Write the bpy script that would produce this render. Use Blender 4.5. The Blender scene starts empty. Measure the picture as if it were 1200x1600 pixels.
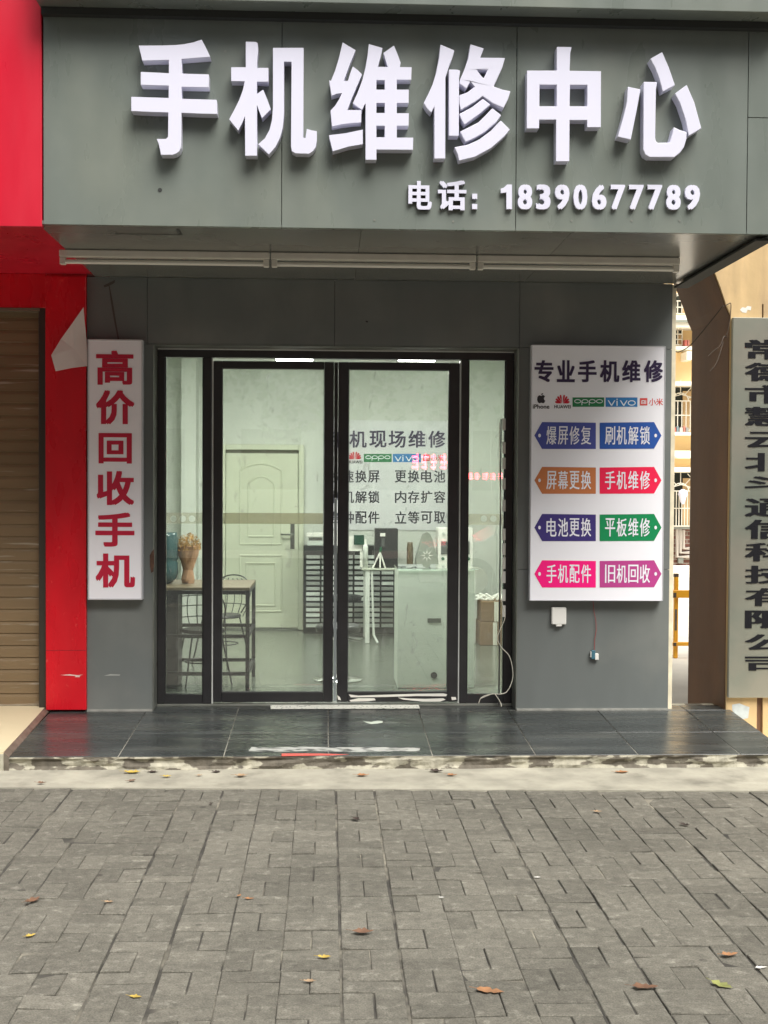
import bpy, bmesh, math, random
from mathutils import Vector, Matrix, noise
from mathutils.geometry import tessellate_polygon
R = math.radians
random.seed(7)
C = bpy.context.scene.collection
sc = bpy.context.scene
# ------------------------------------------------------------------ camera
F = 2040.0; PPX, PPY = 600.0, 818.0
CAM = Vector((0, -8.6, 1.615))
ROT = Matrix.Rotation(R(-2.5), 3, 'Z') @ Matrix.Rotation(R(90-1.5), 3, 'X') @ Matrix.Rotation(R(0.31), 3, 'Z')
cd = bpy.data.cameras.new('camera'); cam = bpy.data.objects.new('camera', cd); C.objects.link(cam)
cam.matrix_world = Matrix.Translation(CAM) @ ROT.to_4x4()
cd.sensor_fit = 'VERTICAL'; cd.sensor_height = 36; cd.sensor_width = 27
cd.lens = F/1600*36; cd.shift_y = 18/1600; cd.clip_start = 0.05; cd.clip_end = 500
sc.camera = cam
# ------------------------------------------------------------------ light
w = bpy.data.worlds.new('World'); sc.world = w; w.use_nodes = True
nt = w.node_tree; nt.nodes.clear()
SUN_EL, SUN_AZ = 56, 152
sky = nt.nodes.new('ShaderNodeTexSky'); sky.sky_type = 'NISHITA'; sky.sun_disc = False
sky.sun_elevation = R(SUN_EL); sky.sun_rotation = R(SUN_AZ); sky.air_density = 1.0; sky.dust_density = 3.0
hs = nt.nodes.new('ShaderNodeHueSaturation'); hs.inputs['Saturation'].default_value = 0.22
bg = nt.nodes.new('ShaderNodeBackground'); bg.inputs['Strength'].default_value = 0.10
wo = nt.nodes.new('ShaderNodeOutputWorld')
nt.links.new(sky.outputs[0], hs.inputs['Color']); nt.links.new(hs.outputs[0], bg.inputs['Color']); nt.links.new(bg.outputs[0], wo.inputs['Surface'])
sd = bpy.data.lights.new('sun', 'SUN'); sd.energy = 2.6; sd.angle = R(38); sd.color = (1, 0.96, 0.9)
sun = bpy.data.objects.new('sun', sd); C.objects.link(sun)
# azimuth measured clockwise from +Y (as in the sky texture)
_d = Vector((math.sin(R(SUN_AZ))*math.cos(R(SUN_EL)), math.cos(R(SUN_AZ))*math.cos(R(SUN_EL)), math.sin(R(SUN_EL))))
sun.rotation_euler = _d.to_track_quat('Z', 'Y').to_euler()
sun.location = (0, -6, 14)
sc.view_settings.view_transform = 'Standard'; sc.view_settings.look = 'None'
sc.view_settings.exposure = 0.98; sc.view_settings.gamma = 1
sc.render.engine = 'CYCLES'
sc.cycles.max_bounces = 10; sc.cycles.transparent_max_bounces = 16; sc.cycles.diffuse_bounces = 5
sc.cycles.sample_clamp_indirect = 6
try: sc.cycles.use_denoising = True
except Exception: pass
# ------------------------------------------------------------------ pixel -> point
def ray(px, py): return ROT @ Vector(((px-PPX)/F, -(py-PPY)/F, -1))
def W(px, py, y=0.0):
    d = ray(px, py); t = (y-CAM.y)/d.y
    return CAM + d*t
def G(px, py, z=0.0):
    d = ray(px, py); t = (z-CAM.z)/d.z
    return CAM + d*t
def wx(px, py, y=0.0): return W(px, py, y).x
def wz(px, py, y=0.0): return W(px, py, y).z
# ------------------------------------------------------------------ materials
MATS = {}
def lin(c):
    return tuple((v/12.92 if v <= .04045 else ((v+.055)/1.055)**2.4) for v in (c[0]/255, c[1]/255, c[2]/255))
def mat(name, col, rough=0.5, metal=0.0, var=0.0, vscale=3.0, vstretch=(1,1,1), bump=0.0, bscale=40.0,
        col2=None, c2scale=2.0, c2lo=.5, c2hi=.6, c2stretch=(1,1,1), spec=0.5, emit=None, estr=0, coat=0, rvar=0, island=0.0, bstretch=(1,1,1), bdist=0.01):
    if name in MATS: return MATS[name]
    m = bpy.data.materials.new(name); m.use_nodes = True
    t = m.node_tree; b = t.nodes['Principled BSDF']; L = t.links.new
    b.inputs['Base Color'].default_value = (*col, 1); b.inputs['Roughness'].default_value = rough
    b.inputs['Metallic'].default_value = metal; b.inputs['Specular IOR Level'].default_value = spec
    if coat: b.inputs['Coat Weight'].default_value = coat; b.inputs['Coat Roughness'].default_value = .1
    if emit: b.inputs['Emission Color'].default_value = (*emit, 1); b.inputs['Emission Strength'].default_value = estr
    tc = t.nodes.new('ShaderNodeTexCoord')
    def nz(scale, stretch, detail=5, seed=0):
        mp = t.nodes.new('ShaderNodeMapping'); mp.inputs['Scale'].default_value = stretch
        mp.inputs['Location'].default_value = (seed*3.1, seed*1.7, seed*.9)
        n = t.nodes.new('ShaderNodeTexNoise'); n.inputs['Scale'].default_value = scale; n.inputs['Detail'].default_value = detail
        L(tc.outputs['Object'], mp.inputs['Vector']); L(mp.outputs[0], n.inputs['Vector']); return n.outputs['Fac']
    cur = None
    if col2:
        n = nz(c2scale, c2stretch, 8, 2)
        mr = t.nodes.new('ShaderNodeMapRange'); mr.inputs['From Min'].default_value = c2lo; mr.inputs['From Max'].default_value = c2hi
        L(n, mr.inputs['Value'])
        mx = t.nodes.new('ShaderNodeMix'); mx.data_type = 'RGBA'
        mx.inputs['A'].default_value = (*col, 1); mx.inputs['B'].default_value = (*col2, 1)
        L(mr.outputs[0], mx.inputs['Factor']); cur = mx.outputs['Result']
    if var or island:
        val = None
        if var:
            n = nz(vscale, vstretch, 6, 1)
            mr = t.nodes.new('ShaderNodeMapRange'); mr.inputs['From Min'].default_value = .25; mr.inputs['From Max'].default_value = .75
            mr.inputs['To Min'].default_value = 1-var; mr.inputs['To Max'].default_value = 1+var; L(n, mr.inputs['Value']); val = mr.outputs[0]
        if island:
            g = t.nodes.new('ShaderNodeNewGeometry')
            mr = t.nodes.new('ShaderNodeMapRange'); mr.inputs['To Min'].default_value = 1-island; mr.inputs['To Max'].default_value = 1+island
            L(g.outputs['Random Per Island'], mr.inputs['Value'])
            if val:
                mu = t.nodes.new('ShaderNodeMath'); mu.operation = 'MULTIPLY'; L(val, mu.inputs[0]); L(mr.outputs[0], mu.inputs[1]); val = mu.outputs[0]
            else: val = mr.outputs[0]
        vm = t.nodes.new('ShaderNodeVectorMath'); vm.operation = 'SCALE'
        if cur: L(cur, vm.inputs[0])
        else: vm.inputs[0].default_value = col
        L(val, vm.inputs['Scale']); cur = vm.outputs[0]
    if cur: L(cur, b.inputs['Base Color'])
    if rvar:
        n = nz(vscale*1.7, vstretch, 4, 5)
        mr = t.nodes.new('ShaderNodeMapRange'); mr.inputs['From Min'].default_value = .3; mr.inputs['From Max'].default_value = .7
        mr.inputs['To Min'].default_value = max(0, rough-rvar); mr.inputs['To Max'].default_value = rough+rvar; L(n, mr.inputs['Value']); L(mr.outputs[0], b.inputs['Roughness'])
    if bump:
        n = nz(bscale, bstretch, 6, 3)
        bp = t.nodes.new('ShaderNodeBump'); bp.inputs['Strength'].default_value = bump; bp.inputs['Distance'].default_value = bdist
        L(n, bp.inputs['Height']); L(bp.outputs[0], b.inputs['Normal'])
    MATS[name] = m
    return m
def mix_glass(name, tint, haze=0.05, hazecol=(.8, .85, .8), rough=0.0, ior=1.5, lit='ShaderNodeBsdfDiffuse'):
    m = bpy.data.materials.new(name); m.use_nodes = True; t = m.node_tree; t.nodes.clear(); L = t.links.new
    o = t.nodes.new('ShaderNodeOutputMaterial'); tr = t.nodes.new('ShaderNodeBsdfTransparent'); tr.inputs[0].default_value = (*tint, 1)
    gl = t.nodes.new('ShaderNodeBsdfGlossy'); gl.inputs['Roughness'].default_value = rough; gl.inputs['Color'].default_value = (1, 1, 1, 1)
    df = t.nodes.new(lit); df.inputs[0].default_value = (*hazecol, 1)
    fr = t.nodes.new('ShaderNodeFresnel'); fr.inputs['IOR'].default_value = ior
    a = t.nodes.new('ShaderNodeMixShader'); c = t.nodes.new('ShaderNodeMixShader')
    tc = t.nodes.new('ShaderNodeTexCoord'); n = t.nodes.new('ShaderNodeTexNoise'); n.inputs['Scale'].default_value = 2.2; n.inputs['Detail'].default_value = 9
    L(tc.outputs['Object'], n.inputs['Vector'])
    mr = t.nodes.new('ShaderNodeMapRange'); mr.inputs['From Min'].default_value = .35; mr.inputs['From Max'].default_value = .75
    mr.inputs['To Min'].default_value = haze*.4; mr.inputs['To Max'].default_value = haze*1.8
    L(n.outputs['Fac'], mr.inputs['Value'])
    n2 = t.nodes.new('ShaderNodeTexNoise'); n2.inputs['Scale'].default_value = 11; n2.inputs['Detail'].default_value = 6; n2.inputs['Distortion'].default_value = .8
    mp = t.nodes.new('ShaderNodeMapping'); mp.inputs['Scale'].default_value = (1.6, 1, .7); L(tc.outputs['Object'], mp.inputs[0]); L(mp.outputs[0], n2.inputs['Vector'])
    m2 = t.nodes.new('ShaderNodeMapRange'); m2.inputs['From Min'].default_value = .62; m2.inputs['From Max'].default_value = .74; m2.inputs['To Max'].default_value = .16; L(n2.outputs['Fac'], m2.inputs['Value'])
    ad = t.nodes.new('ShaderNodeMath'); ad.operation = 'ADD'; L(mr.outputs[0], ad.inputs[0]); L(m2.outputs[0], ad.inputs[1]); L(ad.outputs[0], c.inputs[0])
    L(tr.outputs[0], c.inputs[1]); L(df.outputs[0], c.inputs[2])
    L(fr.outputs[0], a.inputs[0]); L(c.outputs[0], a.inputs[1]); L(gl.outputs[0], a.inputs[2]); L(a.outputs[0], o.inputs[0])
    MATS[name] = m; return m

M_panel = mat('grey_composite_panel', (.160, .184, .163), .33, var=.05, vscale=2.2, vstretch=(2.0, 1, .6), bump=.16, bscale=2.6, bdist=.02, rvar=.1, col2=(.205, .225, .190), c2scale=1.6, c2lo=.48, c2hi=.72, c2stretch=(1, 1, .8))
M_panel_low = mat('grey_wall_panel', (.148, .163, .156), .38, var=.07, vscale=2.2, vstretch=(2.5, 1, .5), bump=.08, bscale=3, rvar=.1, col2=(.19, .2, .185), c2scale=2.2, c2lo=.5, c2hi=.75)
M_soffit = mat('glossy_soffit_panel', (.16, .165, .15), .22, var=.06, vscale=2, bump=.05, bscale=2)
M_seam = mat('dark_joint', (.03, .033, .03), .7)
M_black = mat('black_aluminium', (.026, .026, .027), .42, var=.2, vscale=8)
M_alu = mat('dull_aluminium', (.24, .25, .22), .42, metal=.5, var=.2, vscale=7, col2=(.10, .08, .06), c2scale=5, c2lo=.62, c2hi=.7)
M_alu_light = mat('pale_aluminium', (.62, .64, .6), .4, var=.15, vscale=7)
M_white = mat('white_acrylic', (.70, .70, .82), .3, var=.02, vscale=2)
M_whitepaint = mat('white_plastic', (.78, .77, .72), .4)
M_signface = mat('sign_film_white', (.90, .90, .95), .35, var=.02, vscale=1.5)
M_tube = mat('cream_lamp_housing', (.70, .68, .60), .45, var=.08, vscale=9)
M_tubeglass = mat('unlit_tube_glass', (.80, .79, .72), .25)
M_red = mat('glossy_red_panel', (.58, .012, .034), .35, var=.1, vscale=1.6, vstretch=(2, 1, .5), rvar=.1, bump=.08, bscale=2)
M_redpaint = mat('red_column_panel', (.62, .006, .016), .3, var=.12, vscale=3, vstretch=(2, 1, .6), bump=.06, bscale=3, rvar=.1, col2=(.70, .05, .05), c2scale=26, c2lo=.68, c2hi=.72)
M_shutter = mat('bronze_shutter', (.195, .135, .07), .6, var=.14, vscale=3, vstretch=(.5, 1, 2), col2=(.36, .32, .25), c2scale=9, c2lo=.60, c2hi=.70, c2stretch=(.25, 1, 4), rvar=.1)
M_redtext = mat('crimson_vinyl', (.52, .012, .045), .4)
M_dktext = mat('dark_violet_vinyl', (.035, .022, .07), .4)
M_slate = mat('black_slate_tile', (.040, .045, .044), .27, var=.35, vscale=3, vstretch=(.5, 2.5, 1), island=.22, rvar=.09, bump=.12, bscale=14, bdist=.003, bstretch=(.6, 2, 1), col2=(.075, .078, .07), c2scale=2.5, c2lo=.52, c2hi=.75, c2stretch=(.4, 2.2, 1))
M_grout = mat('pale_grout', (.28, .27, .23), .85, var=.3, vscale=12)
M_riser = mat('worn_concrete', (.36, .34, .265), .9, var=.35, vscale=11, vstretch=(1.6, 1, .35), col2=(.125, .11, .085), c2scale=3.4, c2lo=.50, c2hi=.53, c2stretch=(2.0, .3, 4.6), bump=.8, bscale=34, bdist=.01)
M_gutter = mat('pale_concrete', (.32, .305, .245), .9, var=.3, vscale=5, col2=(.20, .19, .15), c2scale=5, c2lo=.55, c2hi=.75, bump=.5, bscale=45, bdist=.006)
M_ground = mat('ground_concrete', (.70, .66, .57), .9, var=.15, vscale=1.5, bump=.3, bscale=25, bdist=.006)
M_mortar = mat('dusty_joint_sand', (.045, .042, .035), .95, col2=(.20, .185, .145), c2scale=3.5, c2lo=.47, c2hi=.66, var=.5, vscale=14)
M_cream = mat('cream_floor_tile', (.66, .57, .38), .25, var=.04)
M_marble = mat('brown_marble_edge', (.13, .11, .085), .4, var=.35, vscale=18)
M_brown = mat('brown_painted_concrete', (.170, .082, .038), .6, var=.22, vscale=2, vstretch=(1, 1, .4), bump=.25, bscale=9, col2=(.10, .058, .034), c2scale=1.2, c2lo=.5, c2hi=.75)
M_tan = mat('stained_tan_plaster', (.60, .43, .22), .8, var=.2, vscale=2.2, vstretch=(3, 1, .5), bump=.3, bscale=12, col2=(.42, .30, .17), c2scale=3, c2lo=.5, c2hi=.72, c2stretch=(2.2, 1, .5))
M_brass = mat('brushed_steel_plaque', (.43, .42, .35), .36, metal=.7, var=.12, vscale=3, vstretch=(1, 1, .5), col2=(.33, .37, .31), c2scale=2.2, c2lo=.42, c2hi=.66, bump=.06, bscale=30, bstretch=(.2, 1, 8))
M_plaqtext = mat('black_enamel_letter', (.010, .010, .013), .7, spec=.15)
M_glass = mix_glass('door_glass', (.875, .905, .865), .045, (.72, .75, .72), 0.0, 1.85)
M_film = mix_glass('frosted_band_film', (.74, .72, .64), .30, (.50, .46, .38), lit='ShaderNodeBsdfTranslucent')
M_filmdot = mix_glass('frosted_film_circle', (.75, .8, .7), .5, (.9, .9, .8), lit='ShaderNodeBsdfTranslucent')
M_clear = mix_glass('clear_glass', (.9, .96, .92), .02)
M_iwall = mat('pale_green_plaster', (.60, .625, .575), .7, var=.04, vscale=1.5)
M_ifloor = mat('grey_green_floor_tile', (.13, .145, .12), .22, var=.12, vscale=1.2)
M_iceil = mat('white_ceiling', (.7, .72, .66), .7)
M_idoor = mat('cream_green_door', (.60, .625, .50), .4, var=.03)
M_poster = mat('poster_paper', (.66, .67, .68), .45)
M_lamp = mat('lit_lamp_panel', (.9, .9, .9), .5, emit=(1, 1, .95), estr=14)
M_chrome = mat('chrome', (.7, .7, .7), .15, metal=1)
M_cabblack = mat('black_drawer_plastic', (.03, .033, .033), .4)
M_tray = mat('clear_grey_tray', (.42, .45, .42), .3, island=.45)
M_counter = mat('mint_white_laminate', (.68, .74, .66), .35, var=.03)
M_box = mat('cardboard', (.20, .13, .075), .8, var=.12)
M_water = mat('teal_water_bottle', (.035, .085, .09), .15, var=.1)
M_kraft = mat('kraft_paper', (.42, .24, .14), .7, var=.25, vscale=9, bump=.8, bscale=14, bdist=.02)
M_flower = mat('dried_flower', (.36, .20, .055), .9, island=.5)
M_wood = mat('table_wood_top', (.17, .13, .08), .5)
M_yellow = mat('yellow_painted_steel', (.75, .36, .02), .45, var=.08)
M_ywall = mat('yellow_stucco', (.90, .66, .34), .85, var=.1, vscale=.6)
M_ycream = mat('cream_ledge', (.90, .85, .72), .8, var=.08)
M_brick = None
M_cable_w = mat('white_cable_plastic', (.5, .48, .40), .5)
M_cable_r = mat('red_cable_plastic', (.30, .05, .045), .5)
M_cable_d = mat('dark_cable_plastic', (.07, .05, .035), .6)
M_flyer = mat('flyer_paper_back', (.80, .77, .74), .6, var=.05, vscale=3)
def flat(name, rgb): return mat(name, lin(rgb), .45)

def brick_mat(name, c1, c2, cm, scale, bw=.5, rh=.25, ms=.02):
    m = bpy.data.materials.new(name); m.use_nodes = True; t = m.node_tree; b = t.nodes['Principled BSDF']; b.inputs['Roughness'].default_value = .85
    tc = t.nodes.new('ShaderNodeTexCoord'); br = t.nodes.new('ShaderNodeTexBrick'); mp = t.nodes.new('ShaderNodeMapping')
    mp.inputs['Rotation'].default_value = (R(-90), 0, 0)
    br.inputs['Color1'].default_value = (*c1, 1); br.inputs['Color2'].default_value = (*c2, 1); br.inputs['Mortar'].default_value = (*cm, 1)
    br.inputs['Scale'].default_value = scale; br.inputs['Brick Width'].default_value = bw; br.inputs['Row Height'].default_value = rh; br.inputs['Mortar Size'].default_value = ms
    t.links.new(tc.outputs['Object'], mp.inputs[0]); t.links.new(mp.outputs[0], br.inputs['Vector']); t.links.new(br.outputs['Color'], b.inputs['Base Color'])
    MATS[name] = m; return m
M_brick = brick_mat('red_brick', (.20, .075, .055), (.14, .06, .045), (.28, .24, .2), 1.0, .24, .08, .012)

def paver_mat():
    m = bpy.data.materials.new('grey_paving_brick'); m.use_nodes = True; t = m.node_tree; L = t.links.new; N = t.nodes.new
    b = t.nodes['Principled BSDF']; b.inputs['Roughness'].default_value = .88; b.inputs['Specular IOR Level'].default_value = .3
    tc = N('ShaderNodeTexCoord'); g = N('ShaderNodeNewGeometry')
    def noise_(s, d, off=0):
        mp = N('ShaderNodeMapping'); mp.inputs['Location'].default_value = (off, off*.7, 0); n = N('ShaderNodeTexNoise')
        n.inputs['Scale'].default_value = s; n.inputs['Detail'].default_value = d; n.inputs['Roughness'].default_value = .62
        L(tc.outputs['Object'], mp.inputs[0]); L(mp.outputs[0], n.inputs['Vector']); return n.outputs['Fac']
    def rng(v, a, b_, c, d):
        r = N('ShaderNodeMapRange'); r.inputs['From Min'].default_value = a; r.inputs['From Max'].default_value = b_; r.inputs['To Min'].default_value = c; r.inputs['To Max'].default_value = d; L(v, r.inputs['Value']); return r.outputs[0]
    def mul(a, b_):
        x = N('ShaderNodeMath'); x.operation = 'MULTIPLY'; L(a, x.inputs[0]); L(b_, x.inputs[1]); return x.outputs[0]
    isl = rng(g.outputs['Random Per Island'], 0, 1, .84, 1.14)
    big = rng(noise_(1.1, 6, 3), .3, .7, .84, 1.16)
    fine = rng(noise_(170, 3, 9), .35, .65, .74, 1.26)
    mid = rng(noise_(22, 8, 5), .3, .7, .76, 1.2)
    v = mul(mul(isl, big), mul(fine, mid))
    # pale dusty scuffs
    dust = rng(noise_(19, 12, 21), .55, .70, 0, .7)
    mx = N('ShaderNodeMix'); mx.data_type = 'RGBA'; mx.inputs['A'].default_value = (.134, .127, .104, 1); mx.inputs['B'].default_value = (.25, .24, .20, 1); L(dust, mx.inputs['Factor'])
    # dark round spots (old gum)
    vo = N('ShaderNodeTexVoronoi'); vo.inputs['Scale'].default_value = 3.3; vo.inputs['Randomness'].default_value = 1; L(tc.outputs['Object'], vo.inputs['Vector'])
    sp = rng(vo.outputs['Distance'], .045, .06, .6, 1)
    vm = N('ShaderNodeVectorMath'); vm.operation = 'SCALE'; L(mx.outputs['Result'], vm.inputs[0]); L(mul(v, sp), vm.inputs['Scale']); L(vm.outputs[0], b.inputs['Base Color'])
    bp = N('ShaderNodeBump'); bp.inputs['Strength'].default_value = .9; bp.inputs['Distance'].default_value = .004; L(noise_(120, 6, 2), bp.inputs['Height']); L(bp.outputs[0], b.inputs['Normal'])
    MATS['paver'] = m; return m
M_paver = paver_mat()
# ------------------------------------------------------------------ mesh builder
def root_loc(o):
    v = Vector((0, 0, 0))
    while o is not None:
        v += o.location; o = o.parent
    return v
class MB:
    def __init__(s): s.v = []; s.f = []
    def add(s, vs, fs):
        n = len(s.v); s.v += [Vector(a) for a in vs]; s.f += [[i+n for i in f] for f in fs]; return s
    def box(s, x0, x1, y0, y1, z0, z1):
        if x0 > x1: x0, x1 = x1, x0
        if y0 > y1: y0, y1 = y1, y0
        if z0 > z1: z0, z1 = z1, z0
        return s.add([(x0,y0,z0),(x1,y0,z0),(x1,y1,z0),(x0,y1,z0),(x0,y0,z1),(x1,y0,z1),(x1,y1,z1),(x0,y1,z1)],
                     [(3,2,1,0),(4,5,6,7),(0,1,5,4),(1,2,6,5),(2,3,7,6),(3,0,4,7)])
    def prism(s, loops, y0, y1):
        """loops: [outer, hole, ...] of (x,z); extruded from y0 (front) to y1 (back)"""
        tri = tessellate_polygon([[Vector((a, b, 0)) for a, b in l] for l in loops])
        allp = [p for l in loops for p in l]; n = len(allp)
        vs = [(a, y0, b) for a, b in allp] + [(a, y1, b) for a, b in allp]
        fs = []
        for t in tri:
            a, b, c = [Vector((allp[i][0], allp[i][1])) for i in t]
            cr = (b-a).cross(c-a)
            t = tuple(t) if cr > 0 else tuple(reversed(t))
            fs.append(t); fs.append(tuple(i+n for i in reversed(t)))
        k = 0
        for li, l in enumerate(loops):
            m = len(l); area = sum(l[i][0]*l[(i+1) % m][1]-l[(i+1) % m][0]*l[i][1] for i in range(m))
            ccw = area > 0
            if li: ccw = not ccw
            for i in range(m):
                a, b = k+i, k+(i+1) % m
                fs.append((b, a, a+n, b+n) if ccw else (a, b, b+n, a+n))
            k += m
        return s.add(vs, fs)
    def flat(s, loops, y):
        tri = tessellate_polygon([[Vector((a, b, 0)) for a, b in l] for l in loops])
        allp = [p for l in loops for p in l]; fs = []
        for t in tri:
            a, b, c = [Vector((allp[i][0], allp[i][1])) for i in t]
            fs.append(tuple(t) if (b-a).cross(c-a) > 0 else tuple(reversed(t)))
        return s.add([(a, y, b) for a, b in allp], fs)
    def tube(s, pts, r, n=8, caps=True):
        pts = [Vector(p) for p in pts]; rings = []
        up = Vector((0.13, 0.31, 0.94)).normalized()
        for i, p in enumerate(pts):
            d = (pts[min(i+1, len(pts)-1)]-pts[max(i-1, 0)]).normalized()
            a = d.cross(up)
            if a.length < .05: a = d.cross(Vector((1, 0, 0)))
            a.normalize(); b = d.cross(a); rr = r[i] if isinstance(r, (list, tuple)) else r
            rings.append([p+a*math.cos(t*2*math.pi/n)*rr+b*math.sin(t*2*math.pi/n)*rr for t in range(n)])
        vs = [v for q in rings for v in q]; fs = []
        for i in range(len(pts)-1):
            for j in range(n):
                fs.append((i*n+j, i*n+(j+1) % n, (i+1)*n+(j+1) % n, (i+1)*n+j))
        if caps: fs.append(tuple(reversed(range(n)))); fs.append(tuple(range((len(pts)-1)*n, len(pts)*n)))
        return s.add(vs, fs)
    def lathe(s, c, prof, n=24):
        vs = []; fs = []
        for r, z in prof:
            for j in range(n): vs.append((c[0]+r*math.cos(j*2*math.pi/n), c[1]+r*math.sin(j*2*math.pi/n), c[2]+z))
        for i in range(len(prof)-1):
            for j in range(n): fs.append((i*n+j, i*n+(j+1) % n, (i+1)*n+(j+1) % n, (i+1)*n+j))
        fs.append(tuple(reversed(range(n)))); fs.append(tuple(range((len(prof)-1)*n, len(prof)*n)))
        return s.add(vs, fs)
    def build(s, name, m, parent=None, bevel=0.0, smooth=False, segs=1):
        me = bpy.data.meshes.new(name); off = root_loc(parent) if parent else Vector((0, 0, 0))
        me.from_pydata([v-off for v in s.v], [], s.f)
        if bevel:
            bm = bmesh.new(); bm.from_mesh(me); bmesh.ops.recalc_face_normals(bm, faces=bm.faces)
            bmesh.ops.remove_doubles(bm, verts=bm.verts, dist=1e-5)
            es = [e for e in bm.edges if len(e.link_faces) == 2 and e.calc_face_angle(0) > R(35)]
            bmesh.ops.bevel(bm, geom=es, offset=bevel, segments=segs, affect='EDGES', clamp_overlap=True, profile=.6)
            bm.to_mesh(me); bm.free()
        me.materials.append(m)
        if smooth:
            for p in me.polygons: p.use_smooth = True
        o = bpy.data.objects.new(name, me); C.objects.link(o)
        if parent: o.parent = parent
        return o
def tag(o, label=None, cat=None, group=None, kind=None):
    if label: o['label'] = label
    if cat: o['category'] = cat
    if group: o['group'] = group
    if kind: o['kind'] = kind
    return o
def thing(name, label, cat, loc=(0, 0, 0), group=None):
    o = bpy.data.objects.new(name, None); C.objects.link(o); o.location = loc; o.empty_display_size = .1
    return tag(o, label, cat, group)
def box(name, m, parent, *a, bevel=0.0): return MB().box(*a).build(name, m, parent, bevel)
def lift(o):                                   # a lone mesh keeps its origin at its own middle
    me = o.data; c = sum((v.co for v in me.vertices), Vector())/len(me.vertices)
    me.transform(Matrix.Translation(-c)); o.location = o.location + c; return o
_tc = {}
def glyphs(text):
    """triangles of a line of text, from Blender's own font"""
    if text not in _tc:
        cu = bpy.data.curves.new('t', 'FONT'); cu.body = text; cu.resolution_u = 3; cu.fill_mode = 'BOTH'; cu.size = 1
        ob = bpy.data.objects.new('t', cu); C.objects.link(ob)
        bpy.context.view_layer.update()
        me = bpy.data.meshes.new_from_object(ob.evaluated_get(bpy.context.evaluated_depsgraph_get()))
        vs = [(v.co.x, v.co.y) for v in me.vertices]; fs = [tuple(p.vertices) for p in me.polygons]
        bpy.data.objects.remove(ob); bpy.data.curves.remove(cu); bpy.data.meshes.remove(me)
        key = {}; mp = []
        for i, v in enumerate(vs):
            mp.append(key.setdefault((round(v[0], 5), round(v[1], 5)), i))
        fr = []
        for f in fs:
            f = [mp[i] for i in f]; p, q, r_ = [Vector(vs[i]) for i in f[:3]]
            fr.append(tuple(f) if (q-p).cross(r_-p) > 0 else tuple(reversed(f)))
        _tc[text] = (vs, fr)
    return _tc[text]
def add_text(mb, text, bx, y, bold=0.0, thick=0.0, boldv=None):
    """text stretched over px box (x0,y0,x1,y1) on the plane y; heavier strokes come from shifted copies"""
    vs, fs = glyphs(text)
    p = W(bx[0], bx[3], y); q = W(bx[2], bx[1], y); bv = bold*.75 if boldv is None else boldv
    xs = [a for a, b in vs]; ys = [b for a, b in vs]
    x0, x1, y0, y1 = min(xs)-bold, max(xs)+bold, min(ys)-bv, max(ys)+bv
    sx = (q.x-p.x)/(x1-x0); sz = (q.z-p.z)/(y1-y0)
    sh = [(0, 0)] if not bold else [(-1, 1), (-1, -1), (1, 1), (1, -1), (0, 0), (-1, 0), (1, 0)]
    n = len(vs); cnt = {}
    if thick:
        for f in fs:
            for i in range(len(f)):
                e = (f[i], f[(i+1) % len(f)]); cnt[e] = cnt.get(e, 0)+1
    side = [(b, a, a+n, b+n) for (a, b) in cnt if (b, a) not in cnt]
    for k, (dx, dy) in enumerate(sh):
        yy = y+k*.00012
        P = [(p.x+(a+dx*bold-x0)*sx, yy, p.z+(b+dy*bv-y0)*sz) for a, b in vs]
        if not thick: mb.add(P, fs)
        else: mb.add(P + [(a, y+thick-k*.0001, b) for a, _, b in P], fs + [tuple(reversed([i+n for i in f])) for f in fs] + side)
def pxpoly(pts, y): return [(W(a, b, y).x, W(a, b, y).z) for a, b in pts]
# ================================================================== SETTING
ground = MB(); ground.box(-40, 40, -45, 60, -.4, -.035)
tag(ground.build('ground', M_ground), kind='structure')
# paving: individual bricks in basket weave, one sheet
pv = MB(); U = .2016; X0 = G(525, 1235).x
def brick(x0, x1, y0, y1):
    e = .0028; z = random.gauss(0, .0012); tx, ty = random.gauss(0, .0020), random.gauss(0, .0020)
    jx, jy = random.gauss(0, .0011), random.gauss(0, .0011)
    x0 += jx; x1 += jx; y0 += jy; y1 += jy
    def zz(a, b): return z + tx*(a-(x0+x1)/2)/.1 + ty*(b-(y0+y1)/2)/.1
    q = [(x0, y0), (x1, y0), (x1, y1), (x0, y1)]; p = [(x0+e, y0+e), (x1-e, y0+e), (x1-e, y1-e), (x0+e, y1-e)]
    vs = [(a, b, zz(a, b)) for a, b in p] + [(a, b, zz(a, b)-e*.9) for a, b in q] + [(a, b, -.03) for a, b in q]
    pv.add(vs, [(0,1,2,3)] + [(4+i, 4+(i+1) % 4, (i+1) % 4, i) for i in range(4)] + [(8+i, 8+(i+1) % 4, 4+(i+1) % 4, 4+i) for i in range(4)])
for i in range(-23, 24):
    xa = X0+i*U + .004*math.sin(i*1.7)
    for j in range(0, 29):
        ya = -1.45-(j+1)*.2003; g = .0021; gc = .0031+.0013*(math.sin(i*2.3)+math.sin(j*.9+i))*.5
        if (i+j) % 2:
            h = U/2; brick(xa+gc, xa+h-g, ya+g, ya+.2-g); brick(xa+h+g, xa+U-gc, ya+g, ya+.2-g)
        else:
            brick(xa+gc, xa+U-gc, ya+g, ya+.1-g*.7); brick(xa+gc, xa+U-gc, ya+.1+g*.7, ya+.2-g)
pave = pv.build('pavement', M_paver); tag(pave, kind='structure')
jb = MB(); jb.box(-12, 12, -9.4, -1.1, -.2, -.0055); jo = jb.build('joint_sand', M_mortar, pave)
# road behind the camera
M_asph = mat('asphalt', (.055, .055, .055), .9, var=.15)
rd = MB(); rd.box(-40, 40, -22, -9.5, -.36, -.03); tag(rd.build('road', M_asph), kind='structure')
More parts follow.
